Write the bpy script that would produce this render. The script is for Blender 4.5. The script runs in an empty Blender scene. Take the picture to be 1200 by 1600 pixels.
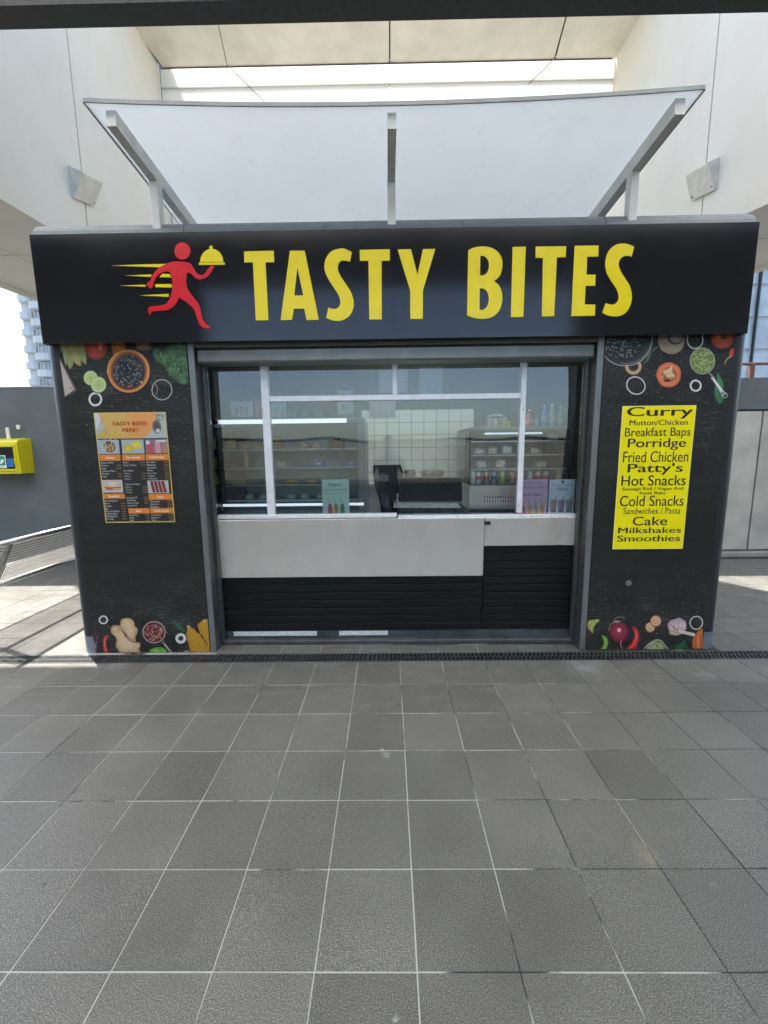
import bpy, bmesh, math, random
from mathutils import Vector, Matrix
R = math.radians
rnd = random.Random(7)
scene = bpy.context.scene
col = scene.collection

# ------------------------------------------------------------------ camera, sky, sun, exposure
FPX, PIT, YAW, ROL = 646.76, 0.1473434, -0.0106244, 0.0119665
CAM = Vector((-0.0723, -3.035, 1.55))
cp, sp, cy, sy = math.cos(PIT), math.sin(PIT), math.cos(YAW), math.sin(YAW)
_f = Vector((sy*cp, cy*cp, -sp)); _r = Vector((cy, -sy, 0)); _d = _f.cross(_r)
cr, sr = math.cos(ROL), math.sin(ROL)
RX = cr*_r + sr*_d; DN = -sr*_r + cr*_d; FW = _f
cd = bpy.data.cameras.new('camera'); cam = bpy.data.objects.new('camera', cd); col.objects.link(cam)
cd.sensor_fit = 'VERTICAL'; cd.sensor_height = 32.0; cd.lens = 32.0*FPX/1600.0
cd.clip_start = 0.02; cd.clip_end = 4000
cam.matrix_world = Matrix(((RX.x, -DN.x, -FW.x, CAM.x), (RX.y, -DN.y, -FW.y, CAM.y), (RX.z, -DN.z, -FW.z, CAM.z), (0, 0, 0, 1)))
scene.camera = cam

SUNV = Vector((-0.40, 0.37, 1.0)).normalized()
elev = math.asin(SUNV.z); azim = math.atan2(SUNV.x, SUNV.y)
w = bpy.data.worlds.new('World'); scene.world = w; w.use_nodes = True
nt = w.node_tree; nt.nodes.clear()
sky = nt.nodes.new('ShaderNodeTexSky'); sky.sky_type = 'NISHITA'; sky.sun_disc = False
sky.sun_elevation = elev; sky.sun_rotation = azim; sky.air_density = 1.0; sky.dust_density = 2.2; sky.ozone_density = 1.0
bg = nt.nodes.new('ShaderNodeBackground'); bg.inputs[1].default_value = 0.15
wo = nt.nodes.new('ShaderNodeOutputWorld'); nt.links.new(sky.outputs[0], bg.inputs[0]); nt.links.new(bg.outputs[0], wo.inputs[0])
ld = bpy.data.lights.new('sun', 'SUN'); ld.energy = 5.0; ld.angle = R(0.5); ld.color = (1, .95, .87)
sun = bpy.data.objects.new('sun', ld); col.objects.link(sun)
sun.rotation_euler = SUNV.to_track_quat('Z', 'Y').to_euler(); sun.location = (-8, 8, 20)
scene.view_settings.view_transform = 'Standard'; scene.view_settings.look = 'None'
scene.view_settings.exposure = 1.7; scene.view_settings.gamma = 1; scene.view_settings.use_curve_mapping = False
scene.render.engine = 'CYCLES'
scene.cycles.max_bounces = 10; scene.cycles.diffuse_bounces = 6; scene.cycles.transparent_max_bounces = 16
scene.render.resolution_x = 768; scene.render.resolution_y = 1024

# a point measured in the 1200 x 1600 photograph, carried to its real plane
def ray(x, y): return RX*((x-600)/FPX) + DN*((y-800)/FPX) + FW
def P(x, y, Y): v = ray(x, y); return CAM + v*((Y-CAM.y)/v.y)
def PZ(x, y, Z): v = ray(x, y); return CAM + v*((Z-CAM.z)/v.z)
def PX(x, y, X): v = ray(x, y); return CAM + v*((X-CAM.x)/v.x)

# ------------------------------------------------------------------ helpers
class MB:
    def __init__(s): s.v = []; s.f = []; s.c = []; s.mi = []; s.cur = 0; s.smooth = False
    def add(s, vs, fs, c=None):
        n = len(s.v); s.v += [tuple(v) for v in vs]; s.f += [tuple(i+n for i in f) for f in fs]
        s.mi += [s.cur]*len(fs)
        if c is not None: s.c += (c if isinstance(c, list) else [c]*len(vs))
        return s
    def box(s, x0, x1, y0, y1, z0, z1, c=None):
        if x0 > x1: x0, x1 = x1, x0
        if y0 > y1: y0, y1 = y1, y0
        if z0 > z1: z0, z1 = z1, z0
        return s.add([(x0,y0,z0),(x1,y0,z0),(x1,y1,z0),(x0,y1,z0),(x0,y0,z1),(x1,y0,z1),(x1,y1,z1),(x0,y1,z1)],
              [(0,3,2,1),(4,5,6,7),(0,1,5,4),(1,2,6,5),(2,3,7,6),(3,0,4,7)], c)
    def bbox(s, x0, x1, y0, y1, z0, z1, b=.004, c=None):   # chamfered box
        if x0 > x1: x0, x1 = x1, x0
        if y0 > y1: y0, y1 = y1, y0
        if z0 > z1: z0, z1 = z1, z0
        b = min(b, (x1-x0)*.45, (y1-y0)*.45, (z1-z0)*.45)
        vs = []; 
        for X, dx in ((x0, 1), (x1, -1)):
            for Y, dy in ((y0, 1), (y1, -1)):
                for Z, dz in ((z0, 1), (z1, -1)):
                    vs += [(X, Y+dy*b, Z+dz*b), (X+dx*b, Y, Z+dz*b), (X+dx*b, Y+dy*b, Z)]
        def i(a, bb, cc, k): return (a*4+bb*2+cc)*3+k
        fs = [(i(0,0,0,0),i(0,0,1,0),i(0,1,1,0),i(0,1,0,0)), (i(1,0,0,0),i(1,1,0,0),i(1,1,1,0),i(1,0,1,0)),
              (i(0,0,0,1),i(1,0,0,1),i(1,0,1,1),i(0,0,1,1)), (i(0,1,0,1),i(0,1,1,1),i(1,1,1,1),i(1,1,0,1)),
              (i(0,0,0,2),i(0,1,0,2),i(1,1,0,2),i(1,0,0,2)), (i(0,0,1,2),i(1,0,1,2),i(1,1,1,2),i(0,1,1,2))]
        for a in (0, 1):
            for bb in (0, 1):
                fs.append((i(a,bb,0,0),i(a,bb,1,0),i(a,bb,1,1),i(a,bb,0,1)))
                fs.append((i(0,a,bb,1),i(1,a,bb,1),i(1,a,bb,2),i(0,a,bb,2)))
                fs.append((i(a,0,bb,0),i(a,1,bb,0),i(a,1,bb,2),i(a,0,bb,2)))
                for cc in (0, 1): fs.append((i(a,bb,cc,0),i(a,bb,cc,1),i(a,bb,cc,2)))
        return s.add(vs, fs, c)
    def prism(s, pts, y0, y1, c=None):                      # outline in x,z extruded in y
        n = len(pts)
        return s.add([(p[0], y0, p[1]) for p in pts]+[(p[0], y1, p[1]) for p in pts],
              [tuple(range(n)), tuple(range(2*n-1, n-1, -1))]+[(i, i+n, (i+1) % n+n, (i+1) % n) for i in range(n)], c)
    def prismx(s, pts, x0, x1, c=None):                     # outline in y,z extruded in x
        n = len(pts)
        return s.add([(x0, p[0], p[1]) for p in pts]+[(x1, p[0], p[1]) for p in pts],
              [tuple(range(n)), tuple(range(2*n-1, n-1, -1))]+[(i, i+n, (i+1) % n+n, (i+1) % n) for i in range(n)], c)
    def prismz(s, pts, z0, z1, c=None):
        n = len(pts)
        return s.add([(p[0], p[1], z0) for p in pts]+[(p[0], p[1], z1) for p in pts],
              [tuple(range(n-1, -1, -1)), tuple(range(n, 2*n))]+[(i, (i+1) % n, (i+1) % n+n, i+n) for i in range(n)], c)
    def lathe(s, x, y, z, prof, n=16, c=None):              # prof: (radius, height)
        vs = []; fs = []
        for r_, h in prof:
            for k in range(n): a = 2*math.pi*k/n; vs.append((x+r_*math.cos(a), y+r_*math.sin(a), z+h))
        for j in range(len(prof)-1):
            for k in range(n): fs.append((j*n+k, j*n+(k+1) % n, (j+1)*n+(k+1) % n, (j+1)*n+k))
        fs.append(tuple(range(n-1, -1, -1))); m = (len(prof)-1)*n; fs.append(tuple(range(m, m+n)))
        return s.add(vs, fs, c)
    def tube(s, pts, r_, n=8, c=None):
        vs = []; fs = []; pts = [Vector(p) for p in pts]
        for j, p in enumerate(pts):
            d = (pts[min(j+1, len(pts)-1)]-pts[max(j-1, 0)]).normalized()
            a = d.cross(Vector((0, 0, 1)));
            if a.length < .05: a = d.cross(Vector((1, 0, 0)))
            a.normalize(); b = d.cross(a)
            rr = r_[j] if isinstance(r_, (list, tuple)) else r_
            for k in range(n): t = 2*math.pi*k/n; vs.append(p+a*rr*math.cos(t)+b*rr*math.sin(t))
        for j in range(len(pts)-1):
            for k in range(n): fs.append((j*n+k, j*n+(k+1) % n, (j+1)*n+(k+1) % n, (j+1)*n+k))
        fs.append(tuple(range(n))); m = (len(pts)-1)*n; fs.append(tuple(range(m+n-1, m-1, -1)))
        return s.add(vs, fs, c)
    def beam(s, a, b, wx, wz, c=None):                      # square bar from a to b
        a, b = Vector(a), Vector(b); d = (b-a).normalized()
        u = d.cross(Vector((0, 0, 1)));
        if u.length < .05: u = Vector((1, 0, 0))
        u.normalize(); v = u.cross(d)
        q = [(-1,-1),(1,-1),(1,1),(-1,1)]
        vs = [a+u*i*wx/2+v*j*wz/2 for i, j in q]+[b+u*i*wx/2+v*j*wz/2 for i, j in q]
        return s.add(vs, [(0,1,2,3),(7,6,5,4),(0,4,5,1),(1,5,6,2),(2,6,7,3),(3,7,4,0)], c)

WL = {}
def wloc(o): return WL.get(o.name, Vector((0, 0, 0))) if o else Vector((0, 0, 0))
def obj(name, mb, mat, parent=None, smooth=False, recalc=True):
    xs = [v[0] for v in mb.v]; ys = [v[1] for v in mb.v]; zs = [v[2] for v in mb.v]
    c = Vector(((min(xs)+max(xs))/2, (min(ys)+max(ys))/2, min(zs)))
    me = bpy.data.meshes.new(name)
    me.from_pydata([(v[0]-c.x, v[1]-c.y, v[2]-c.z) for v in mb.v], [], mb.f)
    mats = mat if isinstance(mat, list) else [mat]
    for m in mats: me.materials.append(m)
    if len(mats) > 1:
        for p, i in zip(me.polygons, mb.mi): p.material_index = i
    if mb.c and len(mb.c) == len(mb.v):
        a = me.color_attributes.new('Col', 'FLOAT_COLOR', 'POINT')
        for i, k in enumerate(mb.c): a.data[i].color = (k[0], k[1], k[2], 1)
    if recalc:
        bm = bmesh.new(); bm.from_mesh(me); bmesh.ops.recalc_face_normals(bm, faces=bm.faces); bm.to_mesh(me); bm.free()
    if smooth:
        for p in me.polygons: p.use_smooth = True
    me.update()
    o = bpy.data.objects.new(name, me); col.objects.link(o)
    if parent: o.parent = parent
    o.location = c - wloc(parent); WL[o.name] = c
    return o
def tag(o, label=None, cat=None, group=None, kind=None):
    if label: o['label'] = label
    if cat: o['category'] = cat
    if group: o['group'] = group
    if kind: o['kind'] = kind
    return o
def thing(name, loc, label, cat, group=None):
    o = bpy.data.objects.new(name, None); col.objects.link(o); o.location = loc; o.empty_display_size = .1
    WL[o.name] = Vector(loc); return tag(o, label, cat, group)
def copy_tree(o, dloc, label):
    c = o.copy(); col.objects.link(c); c.location = Vector(o.location)+Vector(dloc); c['label'] = label
    WL[c.name] = wloc(o)+Vector(dloc)
    for ch in list(o.children):
        d = ch.copy(); col.objects.link(d); d.parent = c; WL[d.name] = wloc(ch)+Vector(dloc)
        for g in list(ch.children):
            e = g.copy(); col.objects.link(e); e.parent = d; WL[e.name] = wloc(g)+Vector(dloc)
    return c

# ------------------------------------------------------------------ materials
def newmat(name):
    m = bpy.data.materials.new(name); m.use_nodes = True; n = m.node_tree
    return m, n, n.nodes['Principled BSDF']
def N(n, t, **k):
    x = n.nodes.new('ShaderNode'+t)
    for a, b in k.items(): setattr(x, a, b)
    return x
def coords(n, scale=(1, 1, 1), world=True):
    if world: g = N(n, 'NewGeometry'); out = g.outputs['Position']
    else: g = N(n, 'TexCoord'); out = g.outputs['Object']
    mp = N(n, 'Mapping'); mp.inputs['Scale'].default_value = scale; n.links.new(out, mp.inputs[0]); return mp.outputs[0]
def noise(n, vec, scale, detail=4, rough=.55):
    t = N(n, 'TexNoise'); t.inputs['Scale'].default_value = scale; t.inputs['Detail'].default_value = detail
    t.inputs['Roughness'].default_value = rough; n.links.new(vec, t.inputs['Vector']); return t.outputs['Fac']
def ramp(n, src, stops):
    r_ = N(n, 'ValToRGB'); e = r_.color_ramp.elements
    while len(e) < len(stops): e.new(.5)
    for i, (p, c) in enumerate(stops): e[i].position = p; e[i].color = (c[0], c[1], c[2], 1) if not isinstance(c, (int, float)) else (c, c, c, 1)
    n.links.new(src, r_.inputs[0]); return r_.outputs[0]
def mixc(n, fac, a, b, mode='MIX'):
    m = N(n, 'MixRGB', blend_type=mode)
    for i, s_ in ((0, fac), (1, a), (2, b)):
        if hasattr(s_, 'links') or hasattr(s_, 'is_linked'): n.links.new(s_, m.inputs[i])
        elif isinstance(s_, (int, float)): m.inputs[i].default_value = s_ if i == 0 else (s_, s_, s_, 1)
        else: m.inputs[i].default_value = (*s_, 1)
    return m.outputs[0]
def bump(n, b, h, strength=.2, dist=.002):
    x = N(n, 'Bump'); x.inputs['Strength'].default_value = strength; x.inputs['Distance'].default_value = dist
    n.links.new(h, x.inputs['Height']); n.links.new(x.outputs[0], b.inputs['Normal'])
def simple(name, c, rough=.5, metal=0, var=.12, scale=6, bs=0, spec=None, coat=0):
    m, n, b = newmat(name); v = coords(n)
    t = noise(n, v, scale, 5)
    lo = tuple(x*(1-var) for x in c); hi = tuple(min(1, x*(1+var)) for x in c)
    n.links.new(ramp(n, t, [(.3, lo), (.7, hi)]), b.inputs['Base Color'])
    n.links.new(ramp(n, noise(n, v, scale*3.1, 3), [(.3, max(.02, rough*.85)), (.7, min(1, rough*1.15))]), b.inputs['Roughness'])
    b.inputs['Metallic'].default_value = metal
    if spec is not None: b.inputs['Specular IOR Level'].default_value = spec
    if coat: b.inputs['Coat Weight'].default_value = coat
    if bs: bump(n, b, noise(n, v, scale*12, 3), bs)
    return m
def flat_emit(name, c, s_):
    m, n, b = newmat(name); b.inputs['Base Color'].default_value = (*c, 1); b.inputs['Emission Color'].default_value = (*c, 1)
    b.inputs['Emission Strength'].default_value = s_; return m

M = {}
M['charcoal'] = simple('charcoal_powder_coat', (.018, .020, .024), .38, 0, .1, 3)
M['cap'] = simple('grey_cap_metal', (.12, .135, .15), .42, 0, .08, 4)
M['trim'] = simple('satin_grey_trim', (.20, .21, .21), .35, .5, .1, 5)
M['jamb'] = simple('jamb_metal', (.10, .10, .095), .32, .5, .12, 5)
M['shutter'] = simple('shutter_metal', (.20, .205, .19), .36, .4, .12, 9)
M['foot'] = simple('bare_steel_foot', (.26, .30, .35), .35, .6, .2, 20)
M['alu'] = simple('white_aluminium', (.74, .75, .78), .35, .15, .08, 20)
M['black'] = simple('black_plastic', (.012, .012, .014), .3, 0, .2, 8)
M['blackgloss'] = simple('black_gloss', (.008, .008, .009), .06, 0, .1, 8)
M['greyplastic'] = simple('grey_plastic', (.22, .24, .25), .5)
M['whiteplastic'] = simple('white_plastic', (.72, .73, .72), .4)
M['arm'] = simple('awning_arm_paint', (.62, .62, .58), .45, .1, .1, 12)
M['roofdark'] = simple('dark_roof_beam', (.022, .024, .026), .55, 0, .3, 14, bs=.1)
M['rooflining'] = simple('roof_lining', (.035, .035, .033), .7)
M['cream'] = None
M['parapet'] = simple('grey_render_wall', (.105, .122, .128), .8, 0, .14, 1.6, bs=.12)
M['step'] = simple('dark_step', (.05, .055, .058), .5, 0, .4, 9, bs=.1)
M['yellowbox'] = simple('yellow_cabinet_paint', (.68, .60, .01), .35, 0, .05, 6)
M['brushed'] = simple('brushed_tube', (.50, .50, .48), .3, .9, .1, 18)
M['mesh'] = simple('perforated_bench_steel', (.42, .41, .38), .4, .7, .12, 15)
M['towerwall'] = simple('tower_render', (.48, .51, .54), .8, 0, .06, .4)
M['hazedglass'] = simple('hazed_tower_glass', (.30, .34, .38), .3, 0, .4, .5)  # glass colour lightened to imitate distance haze
M['bluepanel'] = simple('blue_glazing', (.40, .46, .50), .15, 0, .3, .7)
M['rust'] = simple('brown_rail_paint', (.13, .06, .04), .5, 0, .2, 12)
M['concrete'] = simple('pale_concrete', (.30, .29, .26), .85, 0, .15, 3, bs=.15)
M['earth'] = simple('city_ground', (.16, .17, .15), .9, 0, .3, .05)
M['cloth'] = simple('dark_clothing', (.03, .032, .04), .9, 0, .2, 20)
M['skin'] = simple('skin', (.42, .25, .17), .5, 0, .1, 20)
M['bread'] = simple('bread_crust', (.55, .30, .11), .7, 0, .35, 50, bs=.3)
M['choc'] = simple('chocolate', (.10, .035, .02), .5, 0, .3, 60, bs=.3)
M['card'] = simple('kraft_card', (.42, .30, .18), .8)
M['blueled'] = flat_emit('fridge_light_strip', (.80, .88, 1.0), .28)
M['spot'] = flat_emit('ceiling_spot_lamp', (1, .94, .82), 14)
M['fridgeback'] = simple('fridge_lining', (.50, .58, .66), .4)
M['glassdrink'] = simple('bottle_blue', (.20, .42, .62), .1)

# printed matter: flat print colours stored per shape
def printmat(name, rough):
    m, n, b = newmat(name); a = N(n, 'VertexColor', layer_name='Col')
    t = noise(n, coords(n), 260, 3)
    n.links.new(mixc(n, .5, a.outputs[0], ramp(n, t, [(.3, .72), (.7, 1.0)]), 'MULTIPLY'), b.inputs['Base Color'])
    b.inputs['Roughness'].default_value = rough; return m
M['print'] = printmat('vinyl_print', .38)
M['paper'] = printmat('paper_print', .6)

# cream cladding with faint run-off staining
m, n, b = newmat('cream_cladding'); v = coords(n)
t1 = noise(n, v, .7, 5); t2 = noise(n, coords(n, (3, 3, .5)), 2.2, 6, .65)
c1 = ramp(n, t1, [(.3, (.69, .66, .585)), (.7, (.75, .72, .645))])
n.links.new(mixc(n, ramp(n, t2, [(.55, 0), (.85, .14)]), c1, (.42, .38, .30)), b.inputs['Base Color'])
b.inputs['Roughness'].default_value = .75; bump(n, b, noise(n, v, 40, 3), .08); M['cream'] = m
M['soffit'] = simple('beige_soffit', (.70, .66, .56), .75, 0, .10, 1.5)
M['groove'] = simple('panel_joint_gap', (.10, .09, .08), .9)

# awning sheet: milky translucent
def translucent(name, c, tr, var=.05):
    m, n, b = newmat(name); n.nodes.remove(b); out = n.nodes['Material Output']
    v = coords(n, (1, 1, 1)); t = noise(n, v, 1.6, 6, .6)
    cc = ramp(n, t, [(.3, tuple(x*(1-var) for x in c)), (.7, c)])
    st = noise(n, coords(n, (1, 1, 1)), 9, 6, .7)
    cc = mixc(n, ramp(n, st, [(.56, 0), (.76, .35)]), cc, tuple(x*.75 for x in c))
    d = N(n, 'BsdfDiffuse'); tl = N(n, 'BsdfTranslucent'); mx = N(n, 'MixShader'); mx.inputs[0].default_value = tr
    n.links.new(cc, d.inputs[0]); n.links.new(cc, tl.inputs[0]); n.links.new(d.outputs[0], mx.inputs[1]); n.links.new(tl.outputs[0], mx.inputs[2])
    g = N(n, 'BsdfGlossy'); g.inputs['Roughness'].default_value = .3; m2 = N(n, 'MixShader'); m2.inputs[0].default_value = .06
    n.links.new(mx.outputs[0], m2.inputs[1]); n.links.new(g.outputs[0], m2.inputs[2]); n.links.new(m2.outputs[0], out.inputs[0]); return m
M['awning'] = translucent('milky_awning_sheet', (.85, .88, .90), .72)
M['skylight'] = translucent('opal_glazing', (.92, .90, .85), .7)
M['roofsheet'] = translucent('added_opal_roof_sheet', (.88, .88, .88), .8)  # translucent so the roof passes added soft light

# window glass
def glassmat(name, ior, wav, tint=(.93, .97, .96)):
    m, n, b = newmat(name); n.nodes.remove(b); out = n.nodes['Material Output']
    bp = N(n, 'Bump'); bp.inputs['Strength'].default_value = 1; bp.inputs['Distance'].default_value = wav
    n.links.new(noise(n, coords(n, (1, 1, .6)), 1.3, 1), bp.inputs['Height'])
    fr = N(n, 'Fresnel'); fr.inputs[0].default_value = ior
    tr = N(n, 'BsdfTransparent'); tr.inputs[0].default_value = (*tint, 1)
    g = N(n, 'BsdfGlossy'); g.inputs['Roughness'].default_value = 0.0; g.inputs[0].default_value = (.95, .97, 1, 1)
    n.links.new(bp.outputs[0], g.inputs['Normal'])
    mx = N(n, 'MixShader'); n.links.new(fr.outputs[0], mx.inputs[0]); n.links.new(tr.outputs[0], mx.inputs[1]); n.links.new(g.outputs[0], mx.inputs[2])
    n.links.new(mx.outputs[0], out.inputs[0]); return m
M['clear'] = glassmat('clear_shelf_glass', 1.18, 0)
M['glass'] = glassmat('window_glass', 1.60, .008)

# fascia sheet: satin black, faint dark blue
m, n, b = newmat('fascia_sheet'); v = coords(n)
n.links.new(ramp(n, noise(n, v, 2, 4), [(.3, (.011, .0115, .013)), (.7, (.015, .0155, .0175))]), b.inputs['Base Color'])
n.links.new(ramp(n, noise(n, v, 5, 6, .7), [(.3, .08), (.75, .13)]), b.inputs['Roughness'])
b.inputs['Specular IOR Level'].default_value = .55; bump(n, b, noise(n, coords(n, (.6, 1, 1.4)), 1.6, 1), .5, .003); M['fascia'] = m
# fascia letters: glossy vinyl with the creases and patch of a slightly lighter shade
def vinyl(name, c):
    m, n, b = newmat(name); v = coords(n)
    n.links.new(ramp(n, noise(n, v, 7, 2), [(.45, c), (.56, tuple(min(1, x*1.03+.002) for x in c))]), b.inputs['Base Color'])
    b.inputs['Roughness'].default_value = .25; bump(n, b, noise(n, v, 14, 2), .06, .003); return m
M['yellow'] = vinyl('yellow_vinyl', (.78, .62, .003)); M['red'] = vinyl('red_vinyl', (.62, .004, .012))
M['postery'] = vinyl('yellow_poster_sheet', (.82, .72, .005)); M['ink'] = simple('black_ink', (.02, .016, .008), .45)

# printed black timber board of the pilaster wraps
m, n, b = newmat('board_print'); v = coords(n, (1, 1, 5))
g1 = noise(n, v, 2.2, 8, .6); g2 = noise(n, coords(n, (.8, 1, 16)), 7, 8, .7); sp1 = noise(n, coords(n, (1, 1, 3)), 34, 4, .7)
base = ramp(n, g1, [(.3, (.013, .014, .013)), (.75, (.028, .030, .027))])
gz = N(n, 'NewGeometry'); sx = N(n, 'SeparateXYZ'); n.links.new(gz.outputs['Position'], sx.inputs[0])
mz = N(n, 'MapRange'); mz.inputs[1].default_value = .9; mz.inputs[2].default_value = 1.9; n.links.new(sx.outputs[2], mz.inputs[0])
ml = N(n, 'MapRange'); ml.inputs[1].default_value = .75; ml.inputs[2].default_value = .25; n.links.new(sx.outputs[2], ml.inputs[0])
mm = N(n, 'Math', operation='MAXIMUM'); n.links.new(mz.outputs[0], mm.inputs[0]); n.links.new(ml.outputs[0], mm.inputs[1])
sc = ramp(n, g2, [(.50, 0), (.68, .85)]); sc = mixc(n, 1.0, sc, mm.outputs[0], 'MULTIPLY'); sc = mixc(n, 1.0, sc, ramp(n, noise(n, coords(n, (1, 1, 1.6)), 3.1, 3), [(.46, .08), (.66, 1)]), 'MULTIPLY')
c2 = mixc(n, sc, base, (.15, .155, .145)); sc2 = mixc(n, 1.0, ramp(n, sp1, [(.62, 0), (.65, .9)]), mm.outputs[0], 'MULTIPLY')
c2 = mixc(n, sc2, c2, (.28, .28, .26)); n.links.new(c2, b.inputs['Base Color']); b.inputs['Roughness'].default_value = .33; b.inputs['Specular IOR Level'].default_value = .35; M['board'] = m

# charred cladding planks
m, n, b = newmat('black_plank'); g = noise(n, coords(n, (1, 1, 14)), 5, 8, .7); wv = N(n, 'TexWave'); wv.inputs['Scale'].default_value = 3
wv.inputs['Distortion'].default_value = 9; wv.inputs['Detail'].default_value = 3; n.links.new(coords(n, (.5, 1, 9)), wv.inputs[0])
n.links.new(ramp(n, g, [(.3, (.0035, .0035, .004)), (.75, (.012, .012, .013))]), b.inputs['Base Color'])
b.inputs['Roughness'].default_value = .55; b.inputs['Specular IOR Level'].default_value = .22; bump(n, b, wv.outputs['Fac'], .35, .002); M['plank'] = m

# counter steel
m, n, b = newmat('counter_steel'); b.inputs['Metallic'].default_value = .70; b.inputs['Anisotropic'].default_value = .8
tg = N(n, 'Tangent', direction_type='RADIAL', axis='Z'); n.links.new(tg.outputs[0], b.inputs['Tangent'])
n.links.new(ramp(n, noise(n, coords(n, (2, 1, 1)), 4, 5, .6), [(.3, (.82, .78, .70)), (.7, (.87, .84, .76))]), b.inputs['Base Color'])
n.links.new(ramp(n, noise(n, coords(n, (4.2, 1, .12)), 1.2, 0), [(.25, .27), (.75, .35)]), b.inputs['Roughness'])
bump(n, b, noise(n, coords(n, (2.6, 1, .15)), 1.3, 0), 1, .035); M['steel'] = m

# floor tiles: per-tile tone, fine speckle, dust
def tilemat(name, base, grid=False):
    m, n, b = newmat(name); v = coords(n)
    sp_ = noise(n, v, 260, 3, .8); bl = noise(n, v, 1.7, 6, .6); st = noise(n, coords(n, (1, 2.2, 1)), 5.5, 7, .7)
    oi = N(n, 'ObjectInfo')
    c = ramp(n, sp_, [(.34, tuple(x*.25 for x in base)), (.52, base), (.66, tuple(x*2.5 for x in base))])
    c = mixc(n, 1, c, ramp(n, bl, [(.3, .82), (.7, 1.16)]), 'MULTIPLY')
    c = mixc(n, 1, c, ramp(n, oi.outputs['Random'], [(0, .86), (1, 1.12)]), 'MULTIPLY')
    # chalky scuffs near the drain
    gz = N(n, 'NewGeometry'); sx = N(n, 'SeparateXYZ'); n.links.new(gz.outputs['Position'], sx.inputs[0])
    mr = N(n, 'MapRange'); mr.inputs[1].default_value = -1.2; mr.inputs[2].default_value = -.1; n.links.new(sx.outputs[1], mr.inputs[0])
    ch = mixc(n, 1, ramp(n, st, [(.50, 0), (.68, .6)]), mr.outputs[0], 'MULTIPLY')
    c = mixc(n, ch, c, (.22, .22, .21))
    # scattered gum marks and grit
    vo = N(n, 'TexVoronoi'); vo.inputs['Scale'].default_value = 2.6; n.links.new(v, vo.inputs['Vector'])
    c = mixc(n, ramp(n, vo.outputs['Distance'], [(.012, .45), (.024, 0)]), c, (.05, .05, .045))
    vo2 = N(n, 'TexVoronoi'); vo2.inputs['Scale'].default_value = 5.3; n.links.new(v, vo2.inputs['Vector'])
    c = mixc(n, ramp(n, vo2.outputs['Distance'], [(.010, .35), (.02, 0)]), c, (.26, .26, .24))
    # individual spills and scuffs
    for (px_, py_, r0, cc_, k_) in ((1012, 1338, .085, (.26, .24, .16), .5), (604, 1180, .028, (.45, .45, .42), .9), (598, 1172, .02, (.45, .45, .42), .8), (618, 1592, .012, (.4, .4, .38), 1.1), (1115, 1383, .02, (.2, .2, .2), .9), (175, 1040, .16, (.26, .26, .26), .7), (905, 1040, .22, (.28, .28, .27), .75), (1095, 1052, .10, (.3, .3, .3), .7), (70, 1381, .01, (.02, .02, .02), 1.2), (260, 1480, .2, (.07, .07, .06), .5), (820, 1540, .25, (.075, .073, .065), .5), (930, 1290, .2, (.16, .155, .14), .4)):
        q_ = PZ(px_, py_, 0); vd = N(n, 'VectorMath', operation='DISTANCE'); n.links.new(v, vd.inputs[0]); vd.inputs[1].default_value = q_
        a1 = N(n, 'MapRange'); a1.inputs[1].default_value = r0; a1.inputs[2].default_value = r0*.25; a1.inputs[3].default_value = 0; a1.inputs[4].default_value = k_; n.links.new(vd.outputs['Value'], a1.inputs[0])
        nz = ramp(n, noise(n, v, .9/r0, 6, .75), [(.42, 0), (.62, 1)]); c = mixc(n, mixc(n, 1, nz, a1.outputs[0], 'MULTIPLY'), c, cc_)
    if grid:
        br = N(n, 'TexBrick', offset=0.0); br.inputs['Scale'].default_value = 1; br.inputs['Mortar Size'].default_value = .003
        br.inputs['Brick Width'].default_value = .30927; br.inputs['Row Height'].default_value = .30927
        br.inputs[1].default_value = (1, 1, 1, 1); br.inputs[2].default_value = (.85, .85, .85, 1); br.inputs[3].default_value = (.35, .35, .33, 1)
        n.links.new(v, br.inputs[0]); c = mixc(n, 1, c, br.outputs[0], 'MULTIPLY')
    n.links.new(c, b.inputs['Base Color'])
    n.links.new(ramp(n, bl, [(.3, .36), (.7, .52)]), b.inputs['Roughness'])
    bump(n, b, sp_, .25, .0012)
    if grid: b.inputs['Specular IOR Level'].default_value = .05; b.inputs['Roughness'].default_value = .8
    return m
M['tile'] = tilemat('slate_floor_tile', (.118, .116, .101)); M['deck'] = tilemat('distant_floor_tiling', (.055, .055, .05), True)
m, n, b = newmat('tile_grout'); v = coords(n)
gz = N(n, 'NewGeometry'); sx = N(n, 'SeparateXYZ'); n.links.new(gz.outputs['Position'], sx.inputs[0])
mr = N(n, 'MapRange'); mr.inputs[1].default_value = -.2; mr.inputs[2].default_value = 1.6; mr.inputs[3].default_value = .10; mr.inputs[4].default_value = -.16; n.links.new(sx.outputs[0], mr.inputs[0])
ad = N(n, 'Math', operation='ADD'); n.links.new(noise(n, v, 2.6, 3, .5), ad.inputs[0]); n.links.new(mr.outputs[0], ad.inputs[1])
ad2 = N(n, 'Math', operation='MULTIPLY_ADD'); n.links.new(noise(n, v, 30, 2), ad2.inputs[0]); ad2.inputs[1].default_value = .16; n.links.new(ad.outputs[0], ad2.inputs[2])
n.links.new(ramp(n, ad2.outputs[0], [(.53, (.035, .035, .032)), (.62, (.40, .40, .36))]), b.inputs['Base Color']); b.inputs['Roughness'].default_value = .9; M['grout'] = m
m, n, b = newmat('terrazzo_strip'); n.links.new(ramp(n, noise(n, coords(n), 170, 2), [(.4, (.3, .33, .33)), (.55, (.75, .78, .78))]), b.inputs['Base Color']); M['terrazzo'] = m
M['walltile'] = simple('white_glazed_tile', (.66, .68, .66), .15, 0, .04, 3)
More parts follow.
